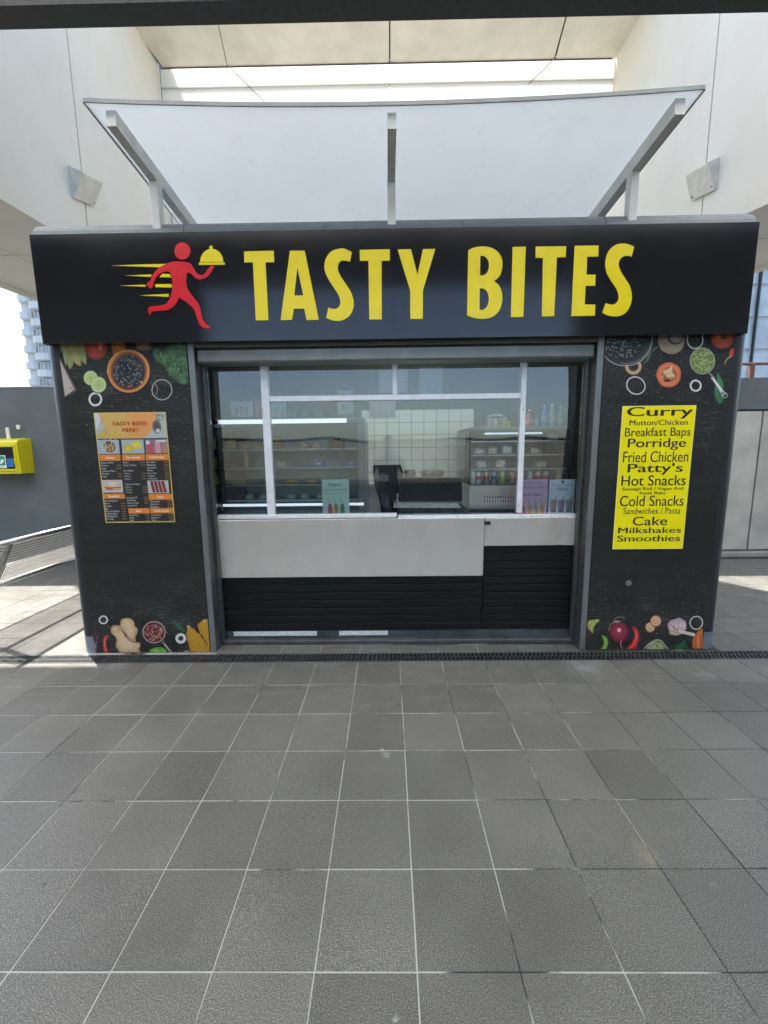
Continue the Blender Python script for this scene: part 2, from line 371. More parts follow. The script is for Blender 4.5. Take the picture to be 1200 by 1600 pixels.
M['tilegrout'] = simple('grey_tile_grout', (.2, .2, .2), .8)
M['inner'] = simple('kiosk_lining', (.62, .64, .63), .6)
M['innerdark'] = simple('kiosk_dark_lining', (.10, .10, .085), .6)
M['drain'] = simple('drain_iron', (.08, .083, .085), .45, .5, .25, 30)
M['void'] = simple('drain_bottom', (.008, .008, .008), .9)
M['wallpanel'] = simple('streaked_grey_panel', (.42, .41, .36), .6, .1, .22, 2.2)

# ------------------------------------------------------------------ ground and floor
def S(name, mb, mat, **k): o = obj(name, mb, mat, **k); o['kind'] = 'structure'; return o
S('ground', MB().box(-1500, 1500, -1500, 1500, -9.2, -9), M['earth'])
TS = .30927; Y0 = -1.698
X0v, X1v, YN, YF = -17, 17, -4, 3       # individually laid area, in tiles
xa, xb = X0v*TS, X1v*TS
floor = MB()
ya = Y0+YN*TS; yb = 2.6
floor.box(-26, xa, -20, 30, -.3, 0); floor.box(xb, 26, -20, 30, -.3, 0); floor.box(xa, xb, -20, ya, -.3, 0); floor.box(xa, xb, yb, 30, -.3, 0)
fl = S('floor', floor, M['deck'])
fb = obj('grout_bed', MB().box(xa, xb, ya, -.152, -.3, -.0022).box(xa, xb, -.028, yb, -.3, -.0022), M['grout'], fl)
tile_cache = {}
def tile(x0, x1, y0, y1):
    g = .0021; dz = rnd.uniform(-.0005, .0007)
    key = (round(x1-x0, 4), round(y1-y0, 4))
    c = Vector(((x0+x1)/2, (y0+y1)/2, -.02))
    if key not in tile_cache:
        hx, hy = (x1-x0)/2-g, (y1-y0)/2-g; b_ = .0016
        vs = [(-hx, -hy, 0), (hx, -hy, 0), (hx, hy, 0), (-hx, hy, 0), (-hx, -hy, .0185), (hx, -hy, .0185), (hx, hy, .0185), (-hx, hy, .0185),
              (-hx+b_, -hy+b_, .02), (hx-b_, -hy+b_, .02), (hx-b_, hy-b_, .02), (-hx+b_, hy-b_, .02)]
        fs = [(0, 1, 5, 4), (1, 2, 6, 5), (2, 3, 7, 6), (3, 0, 4, 7), (4, 5, 9, 8), (5, 6, 10, 9), (6, 7, 11, 10), (7, 4, 8, 11), (8, 9, 10, 11)]
        me = bpy.data.meshes.new('tile'); me.from_pydata(vs, [], fs); me.materials.append(M['tile']); tile_cache[key] = me
    o = bpy.data.objects.new('tile', tile_cache[key]); col.objects.link(o); o.parent = fl
    o.location = c-wloc(fl)+Vector((rnd.uniform(-.0006, .0006), rnd.uniform(-.0006, .0006), dz))
    o.rotation_euler = (rnd.uniform(-.0022, .0022), rnd.uniform(-.0022, .0022), rnd.uniform(-.0012, .0012))
far = MB(); ntile = 0
def proj(p):
    q = Vector(p)-CAM; z = q.dot(FW)
    if z < .2: return None
    return 600+FPX*q.dot(RX)/z, 800+FPX*q.dot(DN)/z
def lay(x0, x1, y0, y1, indiv=True):
    global ntile
    pts = [proj((x, y, 0)) for x in (x0, x1) for y in (y0, y1)]
    vis = any(p and -30 < p[0] < 1230 and p[1] < 1640 for p in pts)
    if vis and indiv: tile(x0, x1, y0, y1); ntile += 1
    else: far.box(x0+.0025, x1-.0025, y0+.0025, y1-.0025, -.02, 0)
for j in range(YN, 5):
    for i in range(X0v, X1v):
        lay(i*TS, (i+1)*TS, Y0+j*TS, Y0+(j+1)*TS)
YK = -.028
j = 0
while YK+j*TS < yb-.01:
    for i in range(X0v, X1v):
        x0, x1 = i*TS, (i+1)*TS; y0, y1 = YK+j*TS, min(YK+(j+1)*TS, yb)
        if x1 > -2.45 and x0 < 2.41:                            # under the kiosk
            if x0 < -2.45: lay(x0, -2.5, y0, y1, False)
            elif x1 > 2.41: lay(2.46, x1, y0, y1, False)
            continue
        lay(x0, x1, y0, y1, y0 < 1.8)
    j += 1
i = -5
while i < 5:                                                    # cut tiles on the doorstep in the opening
    x0 = max(i*TS, -1.43); x1 = min((i+1)*TS, 1.40)
    if x1-x0 > .02: tile(x0, x1, -.028, .11); ntile += 1
    i += 1
o = obj('tile', far, M['tile'], fl); o['kind'] = 'stuff'
print('tiles', ntile)

# drain across the front
dr = thing('floor_drain', (0, -.09, 0), 'long black slotted floor drain running across the foot of the food kiosk', 'drain')
obj('channel', MB().box(-5.3, 5.3, -.15, -.03, -.12, -.1), M['void'], dr)
obj('edge_rail', MB().box(-5.3, 5.3, -.1525, -.1465, -.1, .0012), M['drain'], dr)
obj('edge_rail', MB().box(-5.3, 5.3, -.0345, -.0285, -.1, .0012), M['drain'], dr)
sec = None
for k in range(-10, 11):
    xc = k*.5
    if sec is None:
        g = MB(); xs = xc-.248
        while xs < xc+.245:
            for (a, b_) in ((-.145, -.094), (-.086, -.036)):
                g.add([(xs, a, -.012), (xs+.011, a, -.012), (xs+.011+.013, b_, -.012), (xs+.013, b_, -.012), (xs, a, .0005), (xs+.011, a, .0005), (xs+.024, b_, .0005), (xs+.013, b_, .0005)],
                      [(0, 3, 2, 1), (4, 5, 6, 7), (0, 1, 5, 4), (1, 2, 6, 5), (2, 3, 7, 6), (3, 0, 4, 7)])
            xs += .031
        g.box(xc-.249, xc+.249, -.0945, -.0865, -.014, .0009); g.box(xc-.249, xc+.249, -.1464, -.1425, -.014, .0009); g.box(xc-.249, xc+.249, -.0385, -.0346, -.014, .0009)
        g.box(xc-.249, xc-.243, -.1464, -.0346, -.014, .0007)
        sec = obj('grate', g, M['drain'], dr); sec0 = xc
    else:
        c = sec.copy(); col.objects.link(c); c.parent = dr; c.location = sec.location+Vector((xc-sec0, 0, 0))

# ------------------------------------------------------------------ overhead roof above the viewer
rf = thing('station_roof', (0, -3, 5.9), 'dark edged roof overhead along the top of the picture', 'roof')
zb = 6.0; yb_ = 1.87
obj('edge_beam', MB().box(-13, 13, yb_, yb_+.16, P(600, 33, yb_+.16).z, 7.0), M['roofdark'], rf)
obj('beam_flange', MB().box(-13, 13, yb_-.09, yb_-.002, P(600, 10, yb_).z, P(600, 10, yb_).z+.14), M['roofdark'], rf)
obj('added_opal_sheet', MB().prismx([(yb_+.08, 6.8), (-9.0, 7.3), (-9.0, 7.38), (yb_+.08, 6.88)], -9, 9), M['roofsheet'], rf)  # unseen translucent roofing, added to spill soft light on floor and kiosk
obj('lining', MB().prismx([(-9.01, 7.3), (-14, 7.7), (-14, 7.78), (-9.01, 7.38)], -16, 16), M['rooflining'], rf)
for y_ in (-3, -8.5, -14): obj('rafter', MB().box(-9.2, 9.2, y_-.1, y_+.1, 6.98+(yb_-y_)*.05, 7.2+(yb_-y_)*.05), M['roofdark'], rf)
obj('sun_blocking_slab', MB().prismz([(-3, .5), (-3, 5.22), (-.02, 5.22), (.36, 4.60), (3.4, .9), (9, .9), (9, .5)], 9.0, 9.3), M['cream'], rf)  # unseen slab added to block the sun from the right-hand floor
for s_ in (-1, 1):  # unseen masses added to darken the ends of the fascia reflection
    pl = thing('dark_screen', (s_*7.6, -13.6, 0), 'broad dark screen added to darken the sign reflection, %s of the two behind the viewer' % ('left' if s_ < 0 else 'right'), 'pillar', 'reflection screens')
    obj('screen_body', MB().bbox(s_*7.0, s_*26, -13.9, -13.3, .2, 8.1, .02), M['parapet'], pl)
    obj('base', MB().bbox(s_*6.95, s_*26.05, -13.95, -13.25, 0.001, .2, .02), M['parapet'], pl)
rp = thing('low_parapet', (0, -19.6, 0), 'pale parapet at the far side of the deck behind the viewer', 'wall')
obj('wall', MB().box(-26, 26, -19.9, -19.6, 0.001, 2.2), M['concrete'], rp); obj('coping', MB().bbox(-26, 26, -19.95, -19.55, 2.2, 2.27, .01), M['concrete'], rp)

# ------------------------------------------------------------------ raised cream building round the kiosk
XW = 6.4; YBK = 10.3; ZC = 12.3
def sidebuilding(s_, label):
    b0 = thing('overhanging_wing', (s_*8, 7, 5.7), label, 'building', 'cream overhanging wings')
    jn = 6.5 if s_ < 0 else 6.3
    px_b = (0, 310, 80, 355) if s_ < 0 else (1200, 318, 1165, 330)
    pa = PX(px_b[0], px_b[1], s_*XW); pb = PX(px_b[2], px_b[3], s_*XW)
    def zb_(y): return pa.z+(pb.z-pa.z)*(y-pa.y)/(pb.y-pa.y)*.6
    obj('backing', MB().box(s_*(XW+.05), s_*(XW+.25), 4.3, YBK+1, 5.9, 13.2), M['groove'], b0)
    g = .016
    for (y0, y1) in ((4.3, jn-g), (jn+g, YBK)):
        obj('wall_panel', MB().prismx([(y0, zb_(y0)), (y1, zb_(y1)), (y1, 13.2), (y0, 13.2)], s_*XW, s_*(XW+.06)), M['cream'], b0)
    # soffit running outwards
    xs = [XW, 8.1, 9.9]
    for k in range(2):
        for (y0, y1) in ((4.3, 6.6), (6.6, 9.2), (9.2, 12)):
            z0 = 5.66; x0, x1 = xs[k]+(.062 if k == 0 else .012), xs[k+1]-.012
            vs = [(s_*x0, y0+.012, zb_(y0)+.01), (s_*x1, y0+.012, zb_(y0)+.01), (s_*x1, y1-.012, zb_(y1)+.01), (s_*x0, y1-.012, zb_(y1)+.01)]
            vs += [(a, b_, c+.05) for a, b_, c in vs]
            obj('soffit_panel', MB().add(vs, [(0, 1, 2, 3), (4, 5, 6, 7), (0, 1, 5, 4), (1, 2, 6, 5), (2, 3, 7, 6), (3, 0, 4, 7)]), M['cream'], b0)
    obj('soffit_backing', MB().prismx([(4.3, zb_(4.3)+.065), (12, zb_(12)+.065), (12, zb_(12)+.12), (4.3, zb_(4.3)+.12)], s_*(XW+.065), s_*9.89), M['groove'], b0)
    obj('outer_edge', MB().prismx([(4.3, zb_(4.3)-.1), (12, zb_(12)-.1), (12, 7.4), (4.3, 7.4)], s_*9.9, s_*10.0), M['cream'], b0)
    return b0
sidebuilding(-1, 'cream panelled wing overhanging the deck to the left of the kiosk')
sidebuilding(1, 'cream panelled wing overhanging the deck to the right of the kiosk')
bk = thing('skylit_link', (0, 10, 6), 'cream soffit and bright opal glazed wall high behind the awning', 'building')
ed = [205, 340, 609, 885, 1017]; ef = [250, 352, 609, 867, 973]
for k in range(4):
    z = ZC
    q = []
    for (x, y, dx) in ((ed[k], 40 if k < 2 else 25, .02), (ed[k+1], 35 if k < 1 else 25, -.02), (ef[k+1], 97-(k+1)*2, -.02), (ef[k], 99-k*2, .02)):
        p = PZ(x, y, z); yy = 8.2 if y < 60 else YBK-.01
        # slide along the joint to the near edge
        q.append([p.x+dx, p.y])
    # extend near edge forward
    for a, b_ in ((0, 3), (1, 2)):
        d = (q[a][1]-8.2)/max(.01, (q[b_][1]-q[a][1])); q[a][0] -= (q[b_][0]-q[a][0])*d; q[a][1] = 8.2; q[b_][1] = YBK-.01
    obj('soffit_panel', MB().prismz(q, ZC, ZC+.06), M['soffit'], bk)
obj('backing', MB().box(-6.38, 6.38, 8.25, YBK-.02, ZC+.07, ZC+.2), M['groove'], bk)
obj('sun_blocking_mass', MB().box(1.5, 7.5, 8.3, 9.6, ZC+.95, 24), M['cream'], bk)  # unseen mass added to keep direct sun off the right wing wall
obj('shadow_gap', MB().box(-6.3, 6.3, YBK-.009, YBK-.002, ZC-.035, ZC+.069), M['groove'], bk)
xs = [-6.395, P(609, 130, YBK).x, 6.395]; zj = P(600, 131, YBK).z
for a in range(2):
    for (z0, z1) in ((zj+.012, ZC-.036), (zj-1.5, zj-.012), (6.2, zj-1.524)):
        obj('glazing_panel', MB().box(xs[a]+.012, xs[a+1]-.012, YBK, YBK+.02, z0, z1), M['skylight'], bk)
obj('glazing_rail', MB().box(-6.38, 6.38, YBK+.022, YBK+.06, zj-.03, zj+.03), M['concrete'], bk)
for (a, b_) in (((352, 98), (414, 160)), ((867, 91), (826, 131))):
    p0, p1 = P(*a, YBK-.03), P(*b_, YBK-.03)
    obj('glazing_bar', MB().beam(p0, p1, .012, .02), M['concrete'], bk)

# wedge wall lamps: triangular section, thick at the top
def wedge(s_, label, wt, wb, ot, ft):
    xw = s_*(XW-.002); a = PX(*wt, xw); y0 = a.y; z1 = a.z; z0 = PX(*wb, xw).z; q = P(*ot, y0); xo, zo = q.x, q.z
    e = PX(*ft, xo); y1 = e.y; dz = e.z-zo
    o = thing('wall_lamp', (s_*XW, (y0+y1)/2, z0), label, 'wall lamp', 'wedge wall lamps')
    vs = []
    for y, d in ((y0, 0), (y1, dz)): vs += [(xw, y, z1+d), (xw, y, z0+d), (xw-s_*.05, y, z0-.03+d), (xo, y, zo-.03+d), (xo, y, zo+d)]
    obj('housing', MB().add(vs, [(0,1,2,3,4), (9,8,7,6,5)]+[(i, (i+1) % 5, (i+1) % 5+5, i+5) for i in range(5)]), simple('lamp_housing_paint', (.60, .58, .51), .5), o)
    for yy, d in ((y0+.06, .03), (y1-.06, dz*.9)):
        x_ = xw-s_*.07; obj('screw', MB().tube([(x_-s_*.012, yy, z0+.02+d), (x_+s_*.02, yy, z0+.05+d)], .016), M['greyplastic'], o)
wedge(-1, 'white wedge wall lamp on the left cream wing', (107, 258), (110, 305), (129, 269), (160, 285))
wedge(1, 'white wedge wall lamp on the right cream wing', (1125, 245), (1120, 294), (1107, 253), (1071, 274))

# ------------------------------------------------------------------ boundary walls left and right
YWL = 2.6
lw = thing('boundary_wall', (-6, YWL, 0), 'plain dark grey rendered wall left of the kiosk, below the tower block', 'wall')
obj('wall', MB().box(-12, -2.9, YWL, YWL+.25, .001, 2.43), M['parapet'], lw); obj('coping', MB().bbox(-12, -2.9, YWL-.01, YWL+.27, 2.43, 2.45, .006), M['concrete'], lw)
rw = thing('boundary_wall', (6, 2.75, 0), 'grey panelled wall with dark top band right of the kiosk', 'wall')
jx = P(1181, 750, 2.75).x
obj('top_band', MB().box(2.9, 12, 2.75, 3.0, P(1180, 641, 2.75).z+.012, P(1180, 590, 2.75).z), M['parapet'], rw)
obj('backing', MB().box(2.9, 12, 2.79, 2.99, .08, P(1180, 641, 2.75).z), M['groove'], rw)
for (x0, x1) in ((jx-1.55, jx-.012), (jx+.012, jx+1.55), (jx+1.574, jx+3.1), (jx+3.124, jx+4.7)):
    obj('wall_panel', MB().box(x0, x1, 2.76, 2.785, .1, P(1180, 641, 2.75).z-.012), M['wallpanel'], rw)
obj('plinth', MB().bbox(2.9, 12, 2.68, 2.99, .001, .075, .01), M['concrete'], rw)
rl = thing('railing', (5, 2.85, 2.4), 'brown steel railing on top of the right boundary wall', 'railing')
zt = P(1180, 590, 2.75).z
obj('top_rail', MB().tube([(3.5, 2.87, zt+.20), (10, 2.87, zt+.20)], .02), M['rust'], rl)
for x in (P(1174, 580, 2.87).x, P(1174, 580, 2.87).x+1.2, P(1174, 580, 2.87).x+2.4):
    obj('post', MB().box(x-.03, x+.03, 2.85, 2.89, zt, zt+.2), M['rust'], rl)
gb = thing('glazed_building', (20, 24, -9), 'pale blue glazed building beyond the right boundary wall', 'building')
ga = P(1168, 600, 22).x
obj('wall', MB().box(ga-1.2, ga+14, 22.2, 30, -9, 15), M['towerwall'], gb)
k = 0
for z in range(-2, 8):
    for i in range(6):
        x = ga-1+i*1.15
        obj('window', MB().box(x, x+1.03, 22.1, 22.2, z*1.75+.1, z*1.75+1.62), M['bluepanel'], gb)
for i in range(3):
    obj('mullion', MB().box(ga+.1+i*2.3-.06, ga+.1+i*2.3+.02, 21.95, 22.09, -3, 15), M['charcoal'], gb)

# yellow defibrillator cabinet
YA = YWL-.22
p0 = P(33, 740, YA); p1 = P(33, 690, YA)
ae = thing('defibrillator_cabinet', (-5.0, YWL, p0.z), 'yellow defibrillator cabinet with green heart sign on the grey wall', 'cabinet')
xr = p0.x; zl, zh = p0.z, p1.z+.02
fx = xr-.60
obj('case', MB().prismx([(YWL-.001, zl), (YWL-.001, zh+.03), (YA+.02, zh), (YA, zh-.03), (YA, zl)], fx, xr), M['yellowbox'], ae)
obj('door_frame', MB().bbox(fx+.03, xr-.03, YA-.015, YA-.001, zl+.03, zh-.05, .008), M['yellowbox'], ae)
obj('viewing_window', MB().box(fx+.06, xr-.05, YA-.018, YA-.0155, zl+.065, zh-.085), M['blackgloss'], ae)
# ------------------------------------------------------------------ flat print drawing tool
class Pr(MB):
    def __init__(s, mp): super().__init__(); s.mp = mp; s.k = 0
    def _lay(s): s.k += 1; return -.00003*s.k
    def poly(s, pts, c):
        d = s._lay(); q = [s.mp(*p) for p in pts]
        s.add([(a.x, a.y+d, a.z) for a in q], [tuple(range(len(q)))], tuple(c)); return s
    def ell(s, cx, cy_, rx, ry, c0, c1=None, rot=0, n=22, hx=0, hy=0):
        d = s._lay(); c1 = c1 or c0; vs = []; cs = []; fs = []
        a = s.mp(cx+hx, cy_+hy); vs.append((a.x, a.y+d, a.z)); cs.append(tuple(c0))
        ca, sa = math.cos(rot), math.sin(rot); R_ = (.5, .82, 1.0)
        for j, t in enumerate(R_):
            for i in range(n):
                an = 2*math.pi*i/n; x = rx*t*math.cos(an); y = ry*t*math.sin(an)
                p = s.mp(cx+hx*(1-t)+x*ca-y*sa, cy_+hy*(1-t)+x*sa+y*ca)
                vs.append((p.x, p.y+d, p.z)); u = t**1.5; cs.append(tuple(c0[q]*(1-u)+c1[q]*u for q in range(3)))
        for i in range(n): fs.append((0, 1+i, 1+(i+1) % n))
        for j in range(2):
            for i in range(n): fs.append((1+j*n+i, 1+(j+1)*n+i, 1+(j+1)*n+(i+1) % n, 1+j*n+(i+1) % n))
        s.add(vs, fs, cs); return s
    def ring(s, cx, cy_, rx, ry, wd, c, rot=0, n=28, a0=0, a1=6.2832):
        d = s._lay(); vs = []; fs = []; ca, sa = math.cos(rot), math.sin(rot); full = a1-a0 > 6.28
        m_ = n if full else n+1
        for i in range(m_):
            an = a0+(a1-a0)*i/n
            for t in (0, 1):
                x = (rx-wd*t)*math.cos(an); y = (ry-wd*t)*math.sin(an); p = s.mp(cx+x*ca-y*sa, cy_+x*sa+y*ca); vs.append((p.x, p.y+d, p.z))
        for i in range(n): j = (i+1) % m_; fs.append((2*i, 2*i+1, 2*j+1, 2*j))
        s.add(vs, fs, tuple(c)); return s
    def stroke(s, pts, wd, c):
        d = s._lay(); vs = []; pts = [Vector((p[0], p[1])) for p in pts]; n = len(pts)
        for i, p in enumerate(pts):
            t = (pts[min(i+1, n-1)]-pts[max(i-1, 0)]).normalized(); q = Vector((-t.y, t.x)); w_ = wd[i] if isinstance(wd, (list, tuple)) else wd
            for e in (1, -1): a = s.mp(p.x+q.x*w_*e/2, p.y+q.y*w_*e/2); vs.append((a.x, a.y+d, a.z))
        s.add(vs, [(2*i, 2*i+1, 2*i+3, 2*i+2) for i in range(n-1)], tuple(c)); return s
    def rect(s, x0, y0, x1, y1, c): return s.poly([(x0, y0), (x1, y0), (x1, y1), (x0, y1)], c)
def spl(pts, corners=(), k=5, closed=True):
    n = len(pts); out = []
    for i in range(n if closed else n-1):
        p1, p2 = pts[i], pts[(i+1) % n]
        p0 = p1 if i in corners or (not closed and i == 0) else pts[(i-1) % n]
        p3 = p2 if (i+1) % n in corners or (not closed and i == n-2) else pts[(i+2) % n]
        for j in range(k):
            t = j/k; out.append(tuple(.5*((2*p1[q])+(-p0[q]+p2[q])*t+(2*p0[q]-5*p1[q]+4*p2[q]-p3[q])*t*t+(-p0[q]+3*p1[q]-3*p2[q]+p3[q])*t**3) for q in (0, 1)))
    if not closed: out.append(pts[-1])
    return out
# lettering
_tc = {}
def glyphs(s_, bold=0, res=3, sp=1.0, shear=0):
    key = (s_, bold, res, sp, shear)
    if key not in _tc:
        cu = bpy.data.curves.new('t', 'FONT'); cu.body = s_; cu.size = 1; cu.offset = bold; cu.resolution_u = res; cu.space_character = sp; cu.shear = shear
        ob = bpy.data.objects.new('t', cu); col.objects.link(ob); dg = bpy.context.evaluated_depsgraph_get(); dg.update()
        me = bpy.data.meshes.new_from_object(ob.evaluated_get(dg))
        _tc[key] = ([tuple(v.co) for v in me.vertices], [tuple(p.vertices) for p in me.polygons])
        bpy.data.objects.remove(ob); bpy.data.meshes.remove(me); bpy.data.curves.remove(cu)
    return _tc[key]
CAPH = None
def text(mb, s_, x0, x1, zb, cap, Y, bold=0, c=None, res=3, maxw=None, align='fit', sp=1.0, shear=0):
    global CAPH
    if CAPH is None: CAPH = max(v[1] for v in glyphs('H')[0])
    vs0, fs0 = glyphs(s_, 0, res, sp, shear)
    if not vs0: return
    vs = list(vs0); fs = list(fs0)
    if bold > 0:
        vs = []; fs = []
        for q_, (dx_, dy_) in enumerate(((-bold, 0), (bold, 0))):
            n_ = len(vs); vs += [(v[0]+dx_, v[1]+dy_, q_) for v in vs0]; fs += [tuple(i+n_ for i in f_) for f_ in fs0]
    else: vs = [(v[0], v[1], 0) for v in vs0]
    a = min(v[0] for v in vs); b_ = max(v[0] for v in vs); k = cap/CAPH
    if align == 'fit': kx = (x1-x0)/(b_-a); ox = x0
    else:
        kx = k*(maxw or 1)
        if (b_-a)*kx > x1-x0: kx = (x1-x0)/(b_-a)
        ox = x0 if align == 'left' else (x1-(b_-a)*kx if align == 'right' else (x0+x1)/2-(b_-a)*kx/2)
    mb.add([(ox+(v[0]-a)*kx, Y-.00008*v[2], zb+v[1]*k) for v in vs], fs, c)

# AED sign
sg = MB(); c_g = (.01, .25, .12)
zs0, zs1 = zl+.075, zl+.24; x1_ = xr-.16; x0_ = x1_-.16
sg.add([(x0_, YA-.0195, zs0), (x1_, YA-.0195, zs0), (x1_, YA-.0195, zs1), (x0_, YA-.0195, zs1)], [(0, 1, 2, 3)], (.8, .85, .8))
sg.add([(x0_+.01, YA-.0199, zs0+.035), (x1_-.01, YA-.0199, zs0+.035), (x1_-.01, YA-.0199, zs1-.01), (x0_+.01, YA-.0199, zs1-.01)], [(0, 1, 2, 3)], c_g)
hx_, hz_ = x1_-.065, zs0+.088
ht = [(hx_+.0026*1*16*math.sin(t)**3/1.0*.9, hz_+.0026*(13*math.cos(t)-5*math.cos(2*t)-2*math.cos(3*t)-math.cos(4*t))*.9) for t in [i*6.2832/28 for i in range(28)]]
sg.add([(a, YA-.0203, b_) for a, b_ in ht], [tuple(range(28))], (.85, .9, .86))
sg.add([(hx_-.004, YA-.0206, hz_+.02), (hx_+.008, YA-.0206, hz_+.022), (hx_+.002, YA-.0206, hz_+.004), (hx_+.010, YA-.0206, hz_+.004), (hx_-.006, YA-.0206, hz_-.024), (hx_, YA-.0206, hz_-.004), (hx_-.009, YA-.0206, hz_-.003)], [(0, 1, 2, 3, 4, 5, 6)], c_g)
text(sg, 'AED', x0_+.03, x1_-.03, zs0+.008, .018, YA-.02, .02, c_g)
obj('heart_sign', sg, M['paper'], ae, recalc=False)
obj('defibrillator', MB().bbox(x1_+.012, xr-.062, YA-.0205, YA-.0185, zl+.09, zl+.2, .004), simple('blue_pack', (.03, .14, .38), .3), ae)
obj('door_handle', MB().bbox(xr-.048, xr-.036, YA-.03, YA-.015, zl+.12, zl+.2, .004), M['yellowbox'], ae)
for (x, za, zb2, lab) in ((13, 668, 686, 'taller white conduit stub on the wall above the yellow cabinet'), (30, 664, 671, 'tiny white bracket on the wall above the yellow cabinet')):
    a, b_ = P(x, za, YWL), P(x, zb2, YWL)
    tag(obj('wall_conduit', MB().bbox(a.x-.022, a.x+.022, YWL-.03, YWL-.001, b_.z, a.z, .006), M['whiteplastic']), lab, 'conduit')

# ------------------------------------------------------------------ perforated bench
bx = -3.36; by0, by1 = .12, 1.95
bn = thing('metal_bench', (-3.7, 1, 0), 'perforated steel bench with tubular back rail left of the kiosk', 'bench')
def perforated(corner, du, dv, nu, nv, th, axis):
    """sheet with rows of open slots, built as a lattice of strips"""
    mb = MB(); c = Vector(corner); du = Vector(du); dv = Vector(dv); nn = du.cross(dv).normalized()*th
    def strip(o_, a, b_):
        vs = [o_, o_+a, o_+a+b_, o_+b_]; vs += [q+nn for q in vs]
        mb.add(vs, [(0, 1, 2, 3), (7, 6, 5, 4), (0, 4, 5, 1), (1, 5, 6, 2), (2, 6, 7, 3), (3, 7, 4, 0)])
    for i in range(nu+1): strip(c+du*(i/nu)*.994, du*(.22/nu), dv)
    for j in range(nv+1): strip(c+dv*(j/nv)*.99+nn*.02, du, dv*(.20/nv))
    return mb
obj('backrest', perforated((bx, by0, .49), (0, by1-by0, 0), (.19, 0, .33), 84, 13, .003, 0), M['mesh'], bn)
obj('seat', perforated((bx-.03, by0, .475), (0, by1-by0, 0), (-.35, 0, .03), 84, 15, .003, 0), M['mesh'], bn)
obj('back_rail', MB().tube([(bx+.205, by0-.03, .85), (bx+.205, by1+.03, .85)], .022, 12), M['brushed'], bn, smooth=True)
obj('seat_rail', MB().tube([(bx, by0, .47), (bx, by1, .47)], .024, 8), M['brushed'], bn, smooth=True)
obj('seat_rail', MB().tube([(bx-.39, by0, .50), (bx-.39, by1, .50)], .014, 8), M['brushed'], bn, smooth=True)
for y in (by0+.12, by1-.35):
    obj('leg', MB().beam((bx-.17, y, .01), (bx-.17, y, .43), .05, .07).beam((bx-.37, y, .45), (bx+.0, y, .44), .05, .03).beam((bx-.012, y, .44), (bx+.19, y, .84), .03, .05), M['brushed'], bn)
    obj('foot_plate', MB().bbox(bx-.28, bx-.06, y-.06, y+.06, .001, .012, .003), M['brushed'], bn)

# ------------------------------------------------------------------ tower block beyond
tw = thing('apartment_tower', (-70, 78, -9), 'tall white apartment tower with bulging balconies seen over the left wall', 'building')
YT = 75
def TX(x): return P(x, 540, YT).x
ztop = 50
obj('wall', MB().box(TX(22), TX(140), YT+2.6, YT+20, -9, ztop), M['towerwall'], tw)
obj('side_wing', MB().box(TX(8), TX(22)-.05, YT+6, YT+20, -9, ztop), M['towerwall'], tw)
fh = P(40, 540, YT).z-P(40, 566.5, YT).z
zref = P(30, 600, YT).z
bw = None
for fl_ in range(-4, 11):
    z = zref+fl_*fh
    for (pa_, pb_, dy, dz) in ((22, 47, 1.2, 0), (47, 74, 0.0, .45*fh), (76, 104, .6, .2*fh), (106, 136, 0, .5*fh)):
        x0, x1 = TX(pa_), TX(pb_); w_ = x1-x0; y0 = YT+dy
        pts = [(x0, y0+1.4), (x0+w_*.12, y0+.35), (x0+w_*.35, y0), (x0+w_*.72, y0), (x0+w_*.9, y0+.4), (x1, y0+1.4), (x1, YT+2.58), (x0, YT+2.58)]
        if not (-2 < fl_ < 9 and pa_ < 76): 
            if fl_ % 1: continue
        obj('balcony', MB().prismz(pts, z+dz, z+dz+fh*.40), M['towerwall'], tw)
        wb = obj('window', MB().box(x0+w_*.06, x1-w_*.06, y0+1.55, y0+1.65, z+dz+fh*.4, z+dz+fh*.96), M['hazedglass'], tw)
        for t in (.02, .3, .55, .8, .97):
            xx = x0+w_*(.06+.88*t)
            obj('frame', MB().box(xx-.09, xx+.09, y0+1.47, y0+1.54, z+dz+fh*.4, z+dz+fh*.96), M['towerwall'], wb)
    obj('side_balcony', MB().box(TX(8), TX(21), YT+4.9, YT+5.98, z, z+fh*.35), M['towerwall'], tw)

# ------------------------------------------------------------------ the kiosk
KX0, KX1 = -2.49, 2.45; OX0, OX1 = -1.43, 1.40
kb = thing('food_kiosk', (-.02, 1, 0), 'charcoal takeaway food kiosk with yellow TASTY BITES sign and printed side panels', 'kiosk')
YW = .20
# pilasters
def pil(s_, xa_, xb_, px_top):
    sh = obj('pilaster_core', MB().box(xa_, xb_, .012, .22, .001, 2.95), M['charcoal'], kb)
    return sh
pil(-1, -2.37, -1.475, 0); pil(1, 1.445, 2.33, 0)
PANEL = {}
PANEL[-1] = obj('graphic_panel', MB().box(-2.388, -1.478, 0, .0105, .004, 2.9), M['board'], kb)
PANEL[1] = obj('graphic_panel', MB().box(1.448, 2.346, 0, .0105, .004, 2.9), M['board'], kb)
